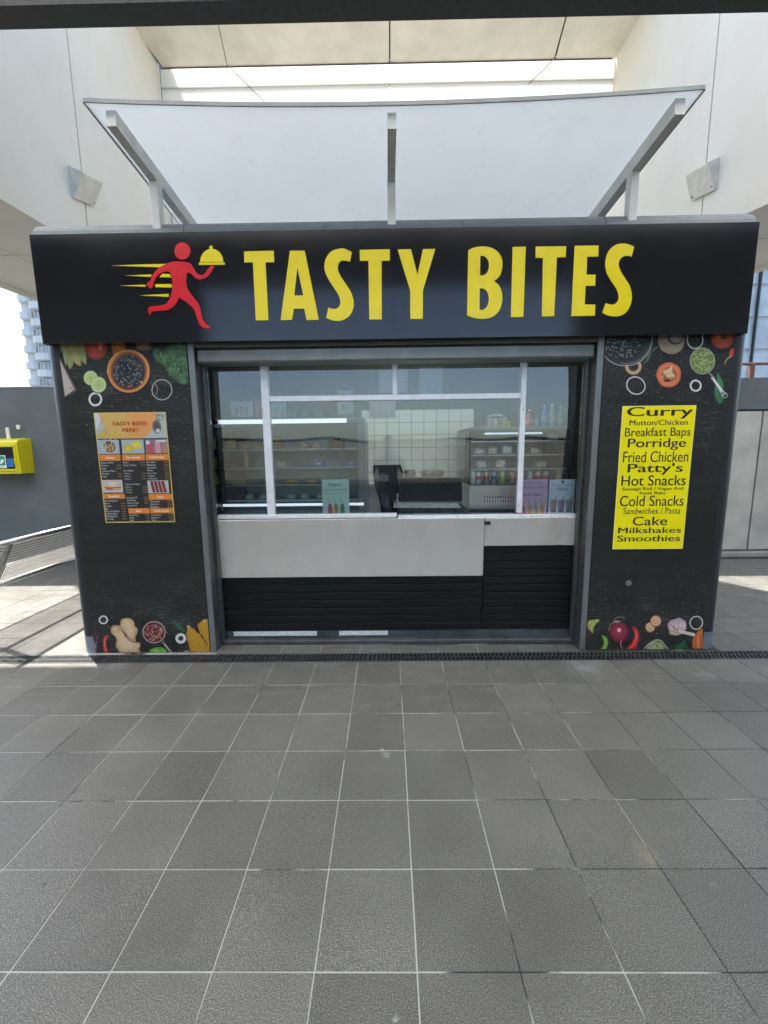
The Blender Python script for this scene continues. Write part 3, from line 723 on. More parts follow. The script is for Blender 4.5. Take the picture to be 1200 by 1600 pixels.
# rounded corner columns with bare metal feet
def corner(s_, x_in, x_out):
    def prof(z0, z1, mat, nm, gr=0):
        pts = [(x_in, .002)]; r_ = .07
        cx = x_out-s_*(r_)
        for k in range(0, 7):
            a = k/6*math.pi/2; pts.append((cx+s_*(r_+gr)*math.sin(a), r_-(r_+gr)*math.cos(a)))
        pts += [(x_out+s_*gr, .25), (x_in, .25)]
        return obj(nm, MB().prismz(pts, z0, z1), mat, kb)
    prof(.14, 2.95, M['charcoal'], 'corner_column'); prof(.002, .1385, M['foot'], 'column_foot', .001)
corner(-1, -2.390, KX0+.0); corner(1, 2.348, KX1)
obj('side_wall', MB().box(KX0, KX0+.06, .252, 2.1, .001, 2.95), M['charcoal'], kb)
obj('side_wall', MB().box(KX1-.06, KX1, .252, 2.1, .001, 2.95), M['charcoal'], kb)
obj('rear_wall', MB().box(KX0, KX1, 2.101, 2.16, .001, 2.95), M['charcoal'], kb)
obj('roof_sheet', MB().box(KX0+.01, KX1-.01, .1, 2.15, 2.952, 3.0), M['cap'], kb)
# edge trims beside the opening, jamb faces and shutter guides
for s_, xe in ((-1, OX0), (1, OX1)):
    obj('edge_trim', MB().bbox(xe, xe+s_*.042, -.006, .0105, .002, 2.31, .003), M['trim'], kb)
    obj('jamb', MB().box(xe+s_*.001, xe+s_*.043, .012, .20, .002, 2.31), M['jamb'], kb)
    obj('shutter_guide', MB().bbox(xe-s_*.022, xe, .10, .15, .03, 2.2, .003), M['jamb'], kb)
# shutter box under the fascia
zs_ = P(600, 563, .03).z; zt_ = P(600, 541, .03).z
obj('shutter_box', MB().bbox(OX0+.002, OX1-.002, .03, .19, zs_, zt_, .012), M['shutter'], kb)
obj('head_panel', MB().box(OX0+.002, OX1-.002, .0, .19, zt_+.002, 2.38), M['innerdark'], kb)
for x in (-1.0, -.02, .95):
    obj('bracket', MB().bbox(x-.015, x+.015, -.05, -.002, 2.305, 2.325, .003), M['trim'], kb)
# fascia
YFS = -.075
fa = P(47, 365, YFS); fb_ = P(65, 535, YFS); fc = P(1190, 348, YFS); fd = P(1165, 523, YFS)
fx0 = (fa.x+fb_.x)/2; fx1 = (fc.x+fd.x)/2; fz0 = (fb_.z+fd.z)/2; fz1 = (fa.z+fc.z)/2
xm = P(615, 450, YFS).x
fs1 = obj('fascia_board', MB().bbox(fx0, xm-.0003, YFS, -.015, fz0, fz1, .0005), M['fascia'], kb)
fs2 = obj('fascia_board', MB().bbox(xm+.0003, fx1, YFS, -.015, fz0, fz1, .0005), M['fascia'], kb)
obj('fascia_frame', MB().box(fx0+.01, fx1-.01, -.0148, .0, fz0+.02, fz1-.005), M['charcoal'], kb)
# rounded cap along the roof edge in four lengths
def cap(x0, x1):
    pts = []
    for k in range(0, 9):
        a = math.pi*(k/8)*.62-.0; pts.append((.085-.14*math.cos(a), fz1-.028+.14*math.sin(a)))
    pts += [(.3, pts[-1][1]-.01), (.3, fz1-.04), (-.055, fz1-.04)]
    obj('roof_cap', MB().prismx(pts, x0, x1), M['cap'], kb, smooth=False)
cuts = [fx0-.005, P(290, 350, 0).x, P(507, 345, 0).x, P(723, 345, 0).x, P(943, 340, 0).x, fx1+.005]
for a, b_ in zip(cuts[:-1], cuts[1:]): cap(a+.002, b_-.002)
for s_, x in ((-1, fx0-.012), (1, fx1+.012)):
    obj('cap_end', MB().tube([(x-.006, .09, fz1+.035), (x+.006, .09, fz1+.035)], .045, 16), M['charcoal'], kb)

# fascia sign: letters and runner
def z6(x, y): return P(370+x*.26667, 370+y*.26667, YFS)
def z7(x, y): return P(700+x*.26667, 370+y*.26667, YFS)
def z5(x, y): return P(170+x*.19167, 370+y*.19167, YFS)
def flatshape(name, mp, outlines, mat, parent, th=.004, mp_only=False):
    """outline with holes, filled with a 2D curve and given thickness"""
    cu = bpy.data.curves.new(name, 'CURVE'); cu.dimensions = '2D'; cu.fill_mode = 'BOTH'; cu.extrude = th/2; cu.bevel_depth = .0006; cu.bevel_resolution = 0
    for pts in outlines:
        q = [mp(*p) for p in pts]; s_ = cu.splines.new('POLY'); s_.points.add(len(q)-1); s_.use_cyclic_u = True
        for i, a in enumerate(q): s_.points[i].co = (a.x, a.z, 0, 1)
    ob = bpy.data.objects.new('tmp', cu); col.objects.link(ob); dg = bpy.context.evaluated_depsgraph_get(); dg.update()
    me = bpy.data.meshes.new_from_object(ob.evaluated_get(dg)); mb = MB()
    mb.add([(v.co.x, YFS-th/2-.0008-v.co.z, v.co.y) for v in me.vertices], [tuple(p.vertices) for p in me.polygons])
    bpy.data.objects.remove(ob); bpy.data.meshes.remove(me); bpy.data.curves.remove(cu)
    return obj(name, mb, mat, parent)
S1 = [(674,92),(663,147),(640,142),(612,143),(594,165),(593,195),(610,235),(640,280),(668,325),(684,375),(682,420),(662,462),(625,488),(590,494),(555,489),(525,476),(538,416),(560,424),(585,422),(603,405),(607,378),(598,345),(570,300),(538,250),(518,205),(514,165),(525,125),(552,90),(590,74),(630,72)]
S2 = [(1088,62),(1073,118),(1050,112),(1020,120),(1002,142),(998,170),(1010,205),(1035,245),(1062,290),(1074,340),(1070,390),(1045,440),(1005,464),(960,466),(925,458),(903,445),(922,390),(945,398),(975,396),(995,375),(998,345),(985,305),(955,260),(930,215),(921,170),(926,120),(945,78),(985,48),(1030,42),(1065,50)]
Bo = [(118,82),(150,66),(200,59),(250,66),(290,90),(314,130),(316,180),(302,230),(268,262),(300,290),(316,340),(312,400),(290,445),(250,474),(200,482),(150,476),(112,462)]
B1 = [(188,112),(215,116),(235,140),(240,170),(232,205),(212,225),(186,230)]; B2 = [(185,302),(212,308),(232,330),(239,365),(230,405),(208,428),(183,430)]
L6 = {'T': [[(44,88),(217,84),(219,150),(169,151),(186,490),(113,491),(96,151),(46,152)]],
      'A': [[(313,84),(398,84),(481,488),(410,489),(396,422),(334,423),(325,488),(258,489)], [(355,180),(391,345),(337,346)]],
      'S': [spl(S1, (0, 1, 15, 16))],
      't': [[(721,79),(896,75),(896,141),(848,142),(849,485),(777,486),(772,142),(722,142)]],
      'Y': [[(943,77),(1020,75),(1058,225),(1091,74),(1162,73),(1090,315),(1089,482),(1017,483),(1016,315)]]}
L7 = {'B': [spl(Bo, (0, 8, 16)), spl(B1, (0, 6)), spl(B2, (0, 6))], 'I': [[(378,62),(454,60),(440,470),(368,472)]],
      'T': [[(513,60),(690,57),(687,121),(636,122),(620,466),(549,468),(556,125),(513,125)]],
      'E': [[(741,55),(880,53),(878,117),(813,118),(809,224),(862,224),(860,288),(804,289),(799,398),(861,399),(858,463),(722,466)]],
      'S': [spl(S2, (0, 1, 15, 16))]}
for k, o_ in L6.items(): tag(flatshape('letter', z6, o_, M['yellow'], fs2 if k == 'Y' else fs1), 'yellow letter %s' % k.upper())
for k, o_ in L7.items(): tag(flatshape('letter', z7, o_, M['yellow'], fs2), 'yellow letter %s' % k)
def circ(cx, cy_, rx, ry, n=32, a0=0, a1=6.2832): return [(cx+rx*math.cos(a0+(a1-a0)*i/n), cy_+ry*math.sin(a0+(a1-a0)*i/n)) for i in range(n)]
flatshape('runner_head', z5, [circ(602, 119, 64, 69)], M['red'], fs1)
body = [(640,210),(668,220),(695,260),(720,300),(760,315),(785,300),(815,260),(832,240),(860,240),(850,270),(825,305),(795,335),(745,350),(710,338),(670,300),(645,296),(634,320),(633,380),(645,430),(680,480),(720,530),(745,580),(755,630),(770,680),(800,715),(832,735),(815,748),(785,745),(755,730),(735,700),(715,640),(695,590),(650,545),(605,515),(577,495),(560,530),(530,570),(480,600),(420,605),(365,608),(345,625),(338,643),(325,610),(328,580),(360,568),(420,562),(465,550),(490,525),(512,470),(522,410),(520,350),(508,305),(490,285),(450,290),(410,310),(385,340),(368,375),(365,400),(345,425),(325,410),(312,392),(325,375),(345,360),(360,320),(385,280),(430,245),(480,220),(530,205),(590,205)]
flatshape('runner_body', z5, [spl(body, (7, 8, 25, 34, 41), 3)], M['red'], fs1, .0045)
flatshape('cloche_dome', z5, [[(748, 206)]+[(841-93*math.cos(i*math.pi/20), 206-105*math.sin(i*math.pi/20)) for i in range(1, 20)]+[(934, 206)]], M['yellow'], fs1)
flatshape('cloche_tray', z5, [[(738, 212), (946, 211), (946, 229), (738, 231)]], M['yellow'], fs1)
flatshape('cloche_knob', z5, [circ(835, 90, 14, 14, 16)], M['yellow'], fs1)
for q in ([(50,237),(280,228),(468,224),(425,250)], [(155,318),(350,310),(346,328)], [(440,305),(500,308),(508,333),(416,330)], [(115,400),(300,393),(303,408)], [(383,390),(514,388),(512,415),(383,412)], [(270,480),(490,468),(488,490)]):
    flatshape('speed_line', z5, [q], M['yellow'], fs1)

# ---- awning: milky sheet on three arms
aw = obj('awning', MB(), M['awning'], kb) if False else None
def awz(x, y): return 3.385-.065*(y) + .045*(x/1.65)**2*max(0, min(1, (.9-y)))+.0
AF = -.47
sheet = MB(); nx, ny = 24, 10; th = .012
for t_ in (0, th):
    for j in range(ny+1):
        for i in range(nx+1):
            x = -.03+(-1.69+3.38*i/nx); y = AF+(1.35-AF)*j/ny; sheet.v.append((x, y, awz(x+.03, y)-.0+t_))
K = (nx+1)*(ny+1)
for j in range(ny):
    for i in range(nx):
        a = j*(nx+1)+i; sheet.f.append((a, a+1, a+nx+2, a+nx+1)); sheet.f.append((a+K, a+nx+1+K, a+nx+2+K, a+1+K))
for i in range(nx): sheet.f.append((i, i+K, i+1+K, i+1)); a = ny*(nx+1)+i; sheet.f.append((a, a+1, a+1+K, a+K))
for j in range(ny): a = j*(nx+1); sheet.f.append((a, a+nx+1, a+nx+1+K, a+K)); a += nx; sheet.f.append((a, a+K, a+nx+1+K, a+nx+1))
sheet.mi = [0]*len(sheet.f)
awn = obj('awning', sheet, M['awning'], kb, smooth=False)
obj('front_edge', MB().beam((-1.72, AF-.004, awz(-1.69, AF)+.006), (-1.72+.0001, AF-.004, awz(-1.69, AF)+.006), .01, .01), M['arm'], awn) if False else None
rim = MB()
for i in range(nx):
    q0 = sheet.v[i]; q1 = sheet.v[i+1]; rim.beam((q0[0], AF-.004, q0[2]+.006), (q1[0], AF-.004, q1[2]+.006), .007, .020)
obj('edge_trim', rim, M['trim'], awn)
for s_ in (0, nx):
    q0 = sheet.v[s_]; q1 = sheet.v[ny*(nx+1)+s_]; e = .004 if s_ else -.004
    obj('edge_trim', MB().beam((q0[0]+e, q0[1], q0[2]+.006), (q1[0]+e, q1[1], q1[2]+.006), .007, .02), M['trim'], awn)
for (x, wd) in ((-1.60, .055), (-.03, .05), (1.56, .055)):
    za = awz(x+.03, AF+.12); zb3 = awz(x+.03, .9)
    obj('arm', MB().beam((x, AF+.035, awz(x+.03, AF+.035)-.047), (x, 1.2, awz(x+.03, 1.2)-.047), wd, .085), M['arm'], awn)
    obj('post', MB().bbox(x-.027, x+.027, -.035, .03, fz1-.012, awz(x+.03, 0)-.092, .003), M['arm'], awn)

# ---- window frame, panes and counter
AL = M['alu']
wz1 = P(600, 566, YW).z+.05; wz0 = P(600, 803, YW).z
def wx(x, y=700): return P(x, y, YW).x
wf = obj('window_frame', MB().bbox(OX0+.001, P(620, 803, YW).x, YW-.03, YW+.05, P(600, 808, YW).z, P(600, 802, YW).z, .004), AL, kb)
sill2 = obj('window_sill', MB().bbox(P(622, 803, YW).x, OX1-.001, YW-.035, YW+.05, P(600, 811, YW).z, P(600, 805.5, YW).z, .004), AL, kb)
m1 = (P(405, 566, YW).x+P(420, 800, YW).x)/2; m1b = (P(415, 566, YW).x+P(434, 800, YW).x)/2
m2 = (P(815, 566, YW).x+P(806, 800, YW).x)/2; m2b = (P(824, 566, YW).x+P(814, 800, YW).x)/2
obj('mullion', MB().bbox(m1, m1b, YW-.02, YW+.03, wz0, wz1, .004), AL, kb)
obj('mullion', MB().bbox(m2, m2b, YW-.02, YW+.03, wz0, wz1, .004), AL, kb)
tz0, tz1 = P(600, 626, YW).z, P(600, 617, YW).z
obj('transom', MB().bbox(m1b, m2, YW-.018, YW+.028, tz0, tz1, .004), AL, kb)
u0, u1 = P(613, 590, YW).x, P(621, 590, YW).x
obj('mullion', MB().bbox(u0, u1, YW-.016, YW+.026, tz1, wz1, .004), AL, kb)
GL = M['glass']
def pane(x0, x1, z0, z1, y=YW): return obj('glass_pane', MB().box(x0+.001, x1-.001, y, y+.006, z0+.001, z1-.001), GL, kb)
pane(OX0, m1, wz0, wz1); pane(m1b, u0, tz1, wz1); pane(u1, m2, tz1, wz1); pane(m1b, m2, wz0, tz0); pane(m2b, OX1, wz0, wz1)
for (x, y) in ((407, 640), (819, 620), (806, 790), (813, 640)):
    q = P(x+4, y, YW-.02); obj('screw', MB().tube([(q.x, YW-.024, q.z), (q.x, YW-.019, q.z)], .005, 8), M['greyplastic'], kb)
# steel aprons
st_y = YW-.045
cz1, cz0 = P(600, 810, st_y).z, P(600, 901, st_y).z
xj = P(756, 850, st_y).x
def apron(x0, x1, z0, z1, y):
    return obj('steel_apron', MB().bbox(x0, x1, y, y+.02, z0, z1, .003), M['steel'], kb)
apron(OX0+.003, xj, cz0, cz1-.002, st_y); apron(xj+.004, OX1-.003, P(800, 853, st_y).z, cz1-.006, st_y+.004)
q = P(762, 817, st_y-.002); obj('latch', MB().bbox(q.x-.022, q.x+.022, st_y-.008, st_y+.003, q.z-.015, q.z+.012, .002), M['black'], kb)
for x in (352, 480, 627, 715, 831, 860):
    q = P(x, 809, YW-.035); obj('screw', MB().tube([(q.x, YW-.041, q.z+.008), (q.x, YW-.034, q.z+.008)], .004, 8), M['greyplastic'], kb)
# cladding planks below
py = YW-.03; pz0 = P(600, 985, py).z; 
z_ = cz0-.004; ph = (cz0-pz0)/7
for k in range(7):
    obj('plank', MB().bbox(OX0+.003, xj-.003, py, py+.02, pz0+k*ph+.002, pz0+(k+1)*ph-.003, .004), M['plank'], kb)
zr = P(800, 853, st_y).z; ph2 = (zr-pz0)/11
for k in range(11):
    obj('plank', MB().bbox(xj+.004, OX1-.003, py+.003, py+.021, pz0+k*ph2+.002, pz0+(k+1)*ph2-.003, .004), M['plank'], kb)
obj('cladding_backing', MB().box(OX0+.002, OX1-.002, py+.022, py+.05, .03, cz1-.01), M['black'], kb)
zp0 = P(600, 994, py+.01).z
obj('kick_plate', MB().box(OX0+.002, OX1-.002, py+.008, py+.02, .042, pz0), M['step'], kb)
for (a, b_) in ((365, 495), (530, 606)):
    obj('terrazzo_strip', MB().box(P(a, 990, py).x, P(b_, 990, py).x, py+.002, py+.0075, P(600, 992.5, py).z, P(600, 985.8, py).z), M['terrazzo'], kb)
obj('doorstep', MB().bbox(OX0+.002, OX1-.002, .112, py+.02, .0, .04, .006), M['step'], kb)

# ---- interior shell
M['interiorfill'] = flat_emit('interior_fill_light', (.92, .97, 1.0), 6.5)  # glow for the added interior fill lights
inn = obj('interior_floor', MB().box(KX0+.065, KX1-.065, .26, 2.095, .002, .02), M['innerdark'], kb)
obj('interior_ceiling', MB().box(KX0+.065, KX1-.065, .26, 2.095, 2.62, 2.65), M['inner'], kb)
obj('interior_lining', MB().box(KX0+.065, KX0+.085, .26, 2.095, .025, 2.61), M['innerdark'], kb)
obj('interior_lining', MB().box(KX1-.085, KX1-.065, .26, 2.095, .025, 2.61), M['innerdark'], kb)
tb = obj('tiled_wall', MB().box(KX0+.09, KX1-.09, 2.07, 2.095, .025, 2.61), M['innerdark'], kb)
tsz = .15; me0 = None
tx0, tx1, tzt = P(566, 700, 2.07).x, P(742, 700, 2.07).x, P(650, 640, 2.07).z
obj('tile_bed', MB().box(tx0, tx0+.15*round((tx1-tx0)/.15), 2.0665, 2.0695, tzt-1.05, tzt), M['tilegrout'], tb)
zz = tzt-1.05
while zz < tzt-.01:
    x = tx0
    while x < tx1-.07:
        if me0 is None: o = obj('wall_tile', MB().bbox(x+.0025, x+tsz-.0025, 2.060, 2.066, zz+.0025, zz+tsz-.0025, .002), M['walltile'], tb); me0 = o; base0 = Vector((x, 0, zz))
        else:
            o = me0.copy(); col.objects.link(o); o.parent = tb; o.location = me0.location+Vector((x, 0, zz))-base0
        x += tsz
    zz += tsz
CZ = P(600, 809, 1.3).z-.01
obj('service_counter', MB().bbox(OX0+.02, OX1-.02, YW+.055, 1.30, .82, CZ, .005), M['steel'], kb)
for x in (-1.0, .15, 1.1): obj('added_fill_light', MB().box(x-.28, x+.28, .80, .88, 2.59, 2.618), M['interiorfill'], kb)  # unseen fill lights, added to brighten the interior
for (px_, py_) in ((590, 590), (558, 592), (727, 590)):
    q = P(px_, py_, 1.1)
    obj('ceiling_spot', MB().lathe(q.x, 1.1, 2.575, [(.03, .0), (.034, .04)], 12), M['spot'], kb)

# ------------------------------------------------------------------ printed vegetables on the side panels
def zA(x, y): return P(80+x*.2, 525+y*.2, -.0004)
def zB(x, y): return P(920+x*.2, 520+y*.2, -.0004)
def zC(x, y): return P(130+x*.18333, 930+y*.18333, -.0004)
def zD(x, y): return P(890+x*.19167, 930+y*.19167, -.0004)
def clampz(mp, lo=.006, x0=None, x1=None):
    def f(x, y):
        p = mp(x, y).copy(); p.z = max(lo, p.z)
        if x0 is not None: p.x = max(x0, min(x1, p.x))
        return p
    return f
LX = (-2.386, -1.480); RXX = (1.450, 2.344)
zA = clampz(zA, .006, *LX); zC = clampz(zC, .006, *LX); zB = clampz(zB, .006, *RXX); zD = clampz(zD, .006, *RXX)
def pr(name, mp, side, fn):
    p = Pr(mp); fn(p); obj(name, p, M['print'], PANEL[side], recalc=False)
WHT = (.62, .60, .58)
def seeds(p, cx, cy_, rx, ry, n, cols, sz=7, el=.45, sd=1):
    r_ = random.Random(sd)
    for _ in range(n):
        a = r_.uniform(0, 6.28); t = math.sqrt(r_.random())*.94; x = cx+rx*t*math.cos(a); y = cy_+ry*t*math.sin(a)
        c = r_.choice(cols); k = r_.uniform(.7, 1.3); p.ell(x, y, sz*r_.uniform(.7, 1.2), sz*el, c, tuple(q*.6*k for q in c), r_.uniform(0, 3.14), 7)
def f(p):
    for pts, c in (([(55,45),(110,60),(170,110),(180,205),(145,262),(120,200),(95,150),(70,100)], (.28,.30,.12)), ([(110,45),(190,55),(225,120),(235,230),(190,215),(160,150),(130,90)], (.36,.32,.10)), ([(180,40),(250,50),(272,130),(275,222),(232,185),(215,110)], (.26,.30,.11)), ([(95,70),(120,120),(118,235),(95,160)], (.33,.36,.16))):
        p.poly(spl(pts, (0,), 3), tuple(q*.62 for q in c)); m_ = (sum(a[0] for a in pts)/len(pts), sum(a[1] for a in pts)/len(pts))
        p.poly(spl([(m_[0]+(a[0]-m_[0])*.86, m_[1]+(a[1]-m_[1])*.9) for a in pts], (0,), 3), c); p.stroke([pts[0], m_, pts[len(pts)//2+1]], 3, (.45,.43,.2))
pr('printed_bay_leaves', zA, -1, f)
def f(p):
    p.ell(352, 92, 88, 92, (.62,.10,.05), (.25,.015,.01), hx=-20, hy=10); p.ell(345, 60, 40, 22, (.30,.04,.02), (.52,.08,.04)); p.ell(385, 85, 20, 34, (.78,.35,.26), (.6,.1,.05))
    for a in (0, 1.2, 2.5, 3.7, 5): p.stroke([(335, 70), (335+32*math.cos(a), 70+24*math.sin(a))], [7, 1], (.06,.10,.02))
pr('printed_tomato', zA, -1, f)
def f(p):
    p.poly(spl([(470,40),(570,40),(575,95),(600,150),(500,165),(480,110)], (), 3), (.40,.12,.02)); p.ell(522, 85, 20, 14, (.55,.22,.05), (.35,.1,.02))
    p.ell(607, 290, 172, 168, (.012,.012,.012)); p.ell(605, 275, 166, 168, (.30,.09,.02), (.62,.25,.06)); p.ell(605, 276, 142, 150, (.30,.07,.02), (.22,.06,.02)); p.ell(606, 280, 126, 134, (.012,.014,.016), (.02,.02,.024))
    seeds(p, 606, 278, 122, 128, 190, [(.03,.035,.04), (.10,.11,.12), (.35,.37,.38), (.22,.24,.25)], 9, .42, 3)
    p.ell(615, 395, 17, 12, (.5,.1,.05), (.2,.02,.01)); p.ell(708, 362, 8, 8, (.8,.55,.3)); p.ring(605, 275, 164, 166, 7, (.72,.36,.12), 0, 30, 3.0, 5.0)
pr('printed_bean_bowl', zA, -1, f)
def f(p):
    p.ell(722, 82, 64, 38, (.22,.11,.06), (.09,.04,.02))
    for k in range(7): p.stroke([(668+k*15, 60), (680+k*15, 80), (672+k*16, 104)], 3, (.45,.30,.2))
pr('printed_nutmeg', zA, -1, f)
def f(p):
    r_ = random.Random(5)
    out = [(790,110),(830,100),(880,110),(950,60),(1090,50),(1105,200),(1100,350),(1060,382),(1000,370),(930,310),(900,260),(860,220),(810,180)]
    p.poly(spl(out, (), 3), (.03,.10,.035))
    def inside(x, y):
        c = False; j = len(out)-1
        for i in range(len(out)):
            if (out[i][1] > y) != (out[j][1] > y) and x < (out[j][0]-out[i][0])*(y-out[i][1])/(out[j][1]-out[i][1])+out[i][0]: c = not c
            j = i
        return c
    for cx, cy_, q in ((850,150,50),(900,190,45),(950,140,55),(1010,110,50),(1060,120,45),(980,220,50),(1030,200,48),(1070,240,40),(950,280,38),(1010,300,48),(1070,320,38),(1040,360,25)):
        for _ in range(40):
            a = r_.uniform(0, 6.28); t = q*math.sqrt(r_.random()); x, y = cx+t*math.cos(a), cy_+t*math.sin(a)
            if inside(x, y):
                l = 1.15-.6*(t/q)+.25*(cy_-y)/q; c = (.14*l, .33*l, .15*l); p.ell(x, y, r_.uniform(5, 10), r_.uniform(5, 9), c, tuple(v*.55 for v in c), 0, 7)
pr('printed_broccoli', zA, -1, f)
def f(p):
    for cx, cy_, q in ((308, 328, 56), (370, 381, 62)):
        p.ell(cx+3, cy_+5, q*1.05, q*1.05, (.01,.012,.01)); p.ell(cx, cy_, q, q*1.04, (.16,.30,.07)); p.ell(cx, cy_, q*.93, q*.97, (.42,.52,.20), (.50,.60,.30)); p.ell(cx, cy_, q*.6, q*.62, (.34,.46,.14), (.40,.50,.2))
        for k in range(9): a = k*.7; p.ell(cx+q*.38*math.cos(a), cy_+q*.38*math.sin(a), 8, 3, (.55,.6,.3), None, a, 7)
pr('printed_cucumber_slices', zA, -1, f)
def onion(mp, side, cx, cy_, rx, ry, wd, c=WHT, rot=0):
    def f(p): p.ring(cx+2, cy_+4, rx*1.03, ry*1.03, wd, (.01,.01,.01), rot); p.ring(cx, cy_, rx, ry, wd, tuple(q*.8 for q in c), rot); p.ring(cx, cy_, rx-wd*.2, ry-wd*.2, wd*.5, tuple(min(1, q*1.2) for q in c), rot)
    pr('printed_onion_ring', mp, side, f)
onion(zA, -1, 345, 494, 54, 56, 17); 
def f(p): p.ring(865, 420, 81, 82, 6, (.52,.52,.52)); p.ring(865, 420, 76, 77, 3, (.2,.2,.2)); p.stroke([(815,372),(832,410),(820,460)], 4, (.42,.42,.42))
pr('printed_onion_ring', zA, -1, f)
def f(p):
    p.poly([(62,175),(196,425),(190,436),(103,482)], (.10,.07,.055)); p.poly([(68,190),(182,420),(108,470)], (.46,.40,.36)); p.stroke([(66,180),(195,425)], 9, (.20,.13,.09)); p.ell(150, 408, 9, 5, (.2,.12,.1)); p.ell(172, 424, 7, 4, (.2,.12,.1))
pr('printed_cheese_wedge', zA, -1, f)
# right panel, top
def f(p):
    p.ell(285, 48, 222, 222, (.012,.013,.014)); p.ring(285, 45, 216, 218, 9, (.34,.35,.35)); p.ell(285, 42, 196, 196, (.02,.022,.022), (.03,.032,.032)); p.ell(265, 70, 170, 150, (.010,.010,.010), (.014,.014,.014))
    seeds(p, 262, 75, 165, 135, 230, [(.03,.03,.03), (.14,.15,.15), (.36,.38,.37), (.25,.26,.25)], 10, .42, 4)
    p.ring(285, 45, 198, 198, 4, (.30,.31,.31), 0, 30, .2, 1.8)
pr('printed_bean_pan', zB, 1, f)
def f(p): p.ring(348, 262, 66, 66, 30, (.30,.15,.07), 0, 26, -.6, 3.4); p.ring(348, 262, 62, 62, 20, (.56,.36,.2), 0, 26, -.6, 3.4)
pr('printed_pan_handle', zB, 1, f)
onion(zB, 1, 368, 412, 78, 70, 9, WHT, .5)
def f(p):
    pts = [(530,310),(560,255),(630,230),(700,262),(720,320),(700,390),(640,425),(570,412),(535,360)]
    p.poly(spl([(a+3, b_+8) for a, b_ in pts], (), 4), (.01,.01,.01)); p.poly(spl(pts, (), 4), (.60,.13,.05)); p.poly(spl([(625+(a-625)*.88, 328+(b_-328)*.88) for a, b_ in pts], (), 4), (.66,.20,.09))
    p.poly(spl([(575,300),(640,262),(685,310),(680,360),(620,385),(580,350)], (), 3), (.36,.09,.03)); p.poly(spl([(580,300),(625,280),(650,255),(655,310),(675,345),(625,350),(600,330)], (), 3), (.66,.52,.30)); seeds(p, 620, 330, 55, 48, 34, [(.7,.55,.3), (.62,.3,.12)], 8, .5, 6); p.ell(612, 372, 30, 11, (.07,.02,.01))
pr('printed_pepper_half', zB, 1, f)
onion(zB, 1, 835, 413, 47, 48, 15)
def f(p):
    p.ell(892, 228, 104, 108, (.01,.01,.01)); p.ell(888, 220, 100, 105, (.32,.36,.22), (.36,.40,.27)); p.ell(888, 221, 90, 96, (.16,.24,.06))
    seeds(p, 888, 221, 86, 92, 210, [(.50,.60,.22), (.36,.48,.14), (.60,.66,.36), (.2,.3,.06)], 9, .6, 8); p.stroke([(935,315),(960,340)], 12, (.25,.28,.22))
pr('printed_pea_bowl', zB, 1, f)
def f(p):
    p.ell(645, 62, 106, 104, (.30,.22,.14), (.24,.17,.10))
    for k in range(14): rr = 102-k*4.5; p.ring(645+k*1.2, 60-k*1.5, rr, rr, 1.8, ((.62,.52,.38), (.34,.18,.08), (.5,.5,.4))[k % 3], 0, 26, .1, 3.1)
    p.ell(675, 40, 60, 52, (.03,.03,.03)); p.ell(680, 36, 50, 44, (.34,.37,.38), (.2,.22,.22))
pr('printed_jar', zB, 1, f)
onion(zB, 1, 830, 55, 67, 74, 11, (.5,.5,.48))
def f(p): p.ell(1043, 44, 88, 80, (.60,.11,.05), (.34,.03,.015)); p.ell(1055, 40, 26, 12, (.10,.05,.02)); p.ell(1010, 30, 24, 16, (.74,.3,.2), (.58,.1,.05))
pr('printed_tomato', zB, 1, f)
def f(p): p.poly(spl([(1135,125),(1110,130),(1095,160),(1105,185),(1135,180)], (), 3), (.50,.03,.03)); p.stroke([(1112,182),(1080,205),(1062,232),(1072,250)], [16, 12, 9, 5], (.34,.27,.10))
pr('printed_chilli', zB, 1, f)
def f(p):
    p.poly(spl([(1003,308),(1030,350),(1052,400),(1048,440),(1020,420),(1003,360)], (0,), 3), (.05,.20,.10)); p.poly(spl([(985,415),(1015,440),(1050,520),(1022,556),(985,500)], (), 3), (.03,.15,.06)); p.stroke([(990,430),(1025,540)], 4, (.12,.3,.15))
    p.stroke([(962,345),(1000,400),(1040,458),(1062,486)], [20, 22, 26, 28], (.55,.56,.56)); p.stroke([(970,352),(1045,462)], 6, (.8,.8,.8)); p.ring(1062, 488, 24, 22, 4, (.5,.5,.5), .6); p.stroke([(1040,460),(1058,485)], 14, (.15,.12,.10))
pr('printed_spring_onion', zB, 1, f)
def f(p): p.stroke([(540,110),(505,128),(480,160),(460,210),(430,245)], [3, 6, 16, 22, 6], (.07,.14,.08)); p.stroke([(535,112),(500,135)], 4, (.35,.38,.32))
pr('printed_leaf', zB, 1, f)
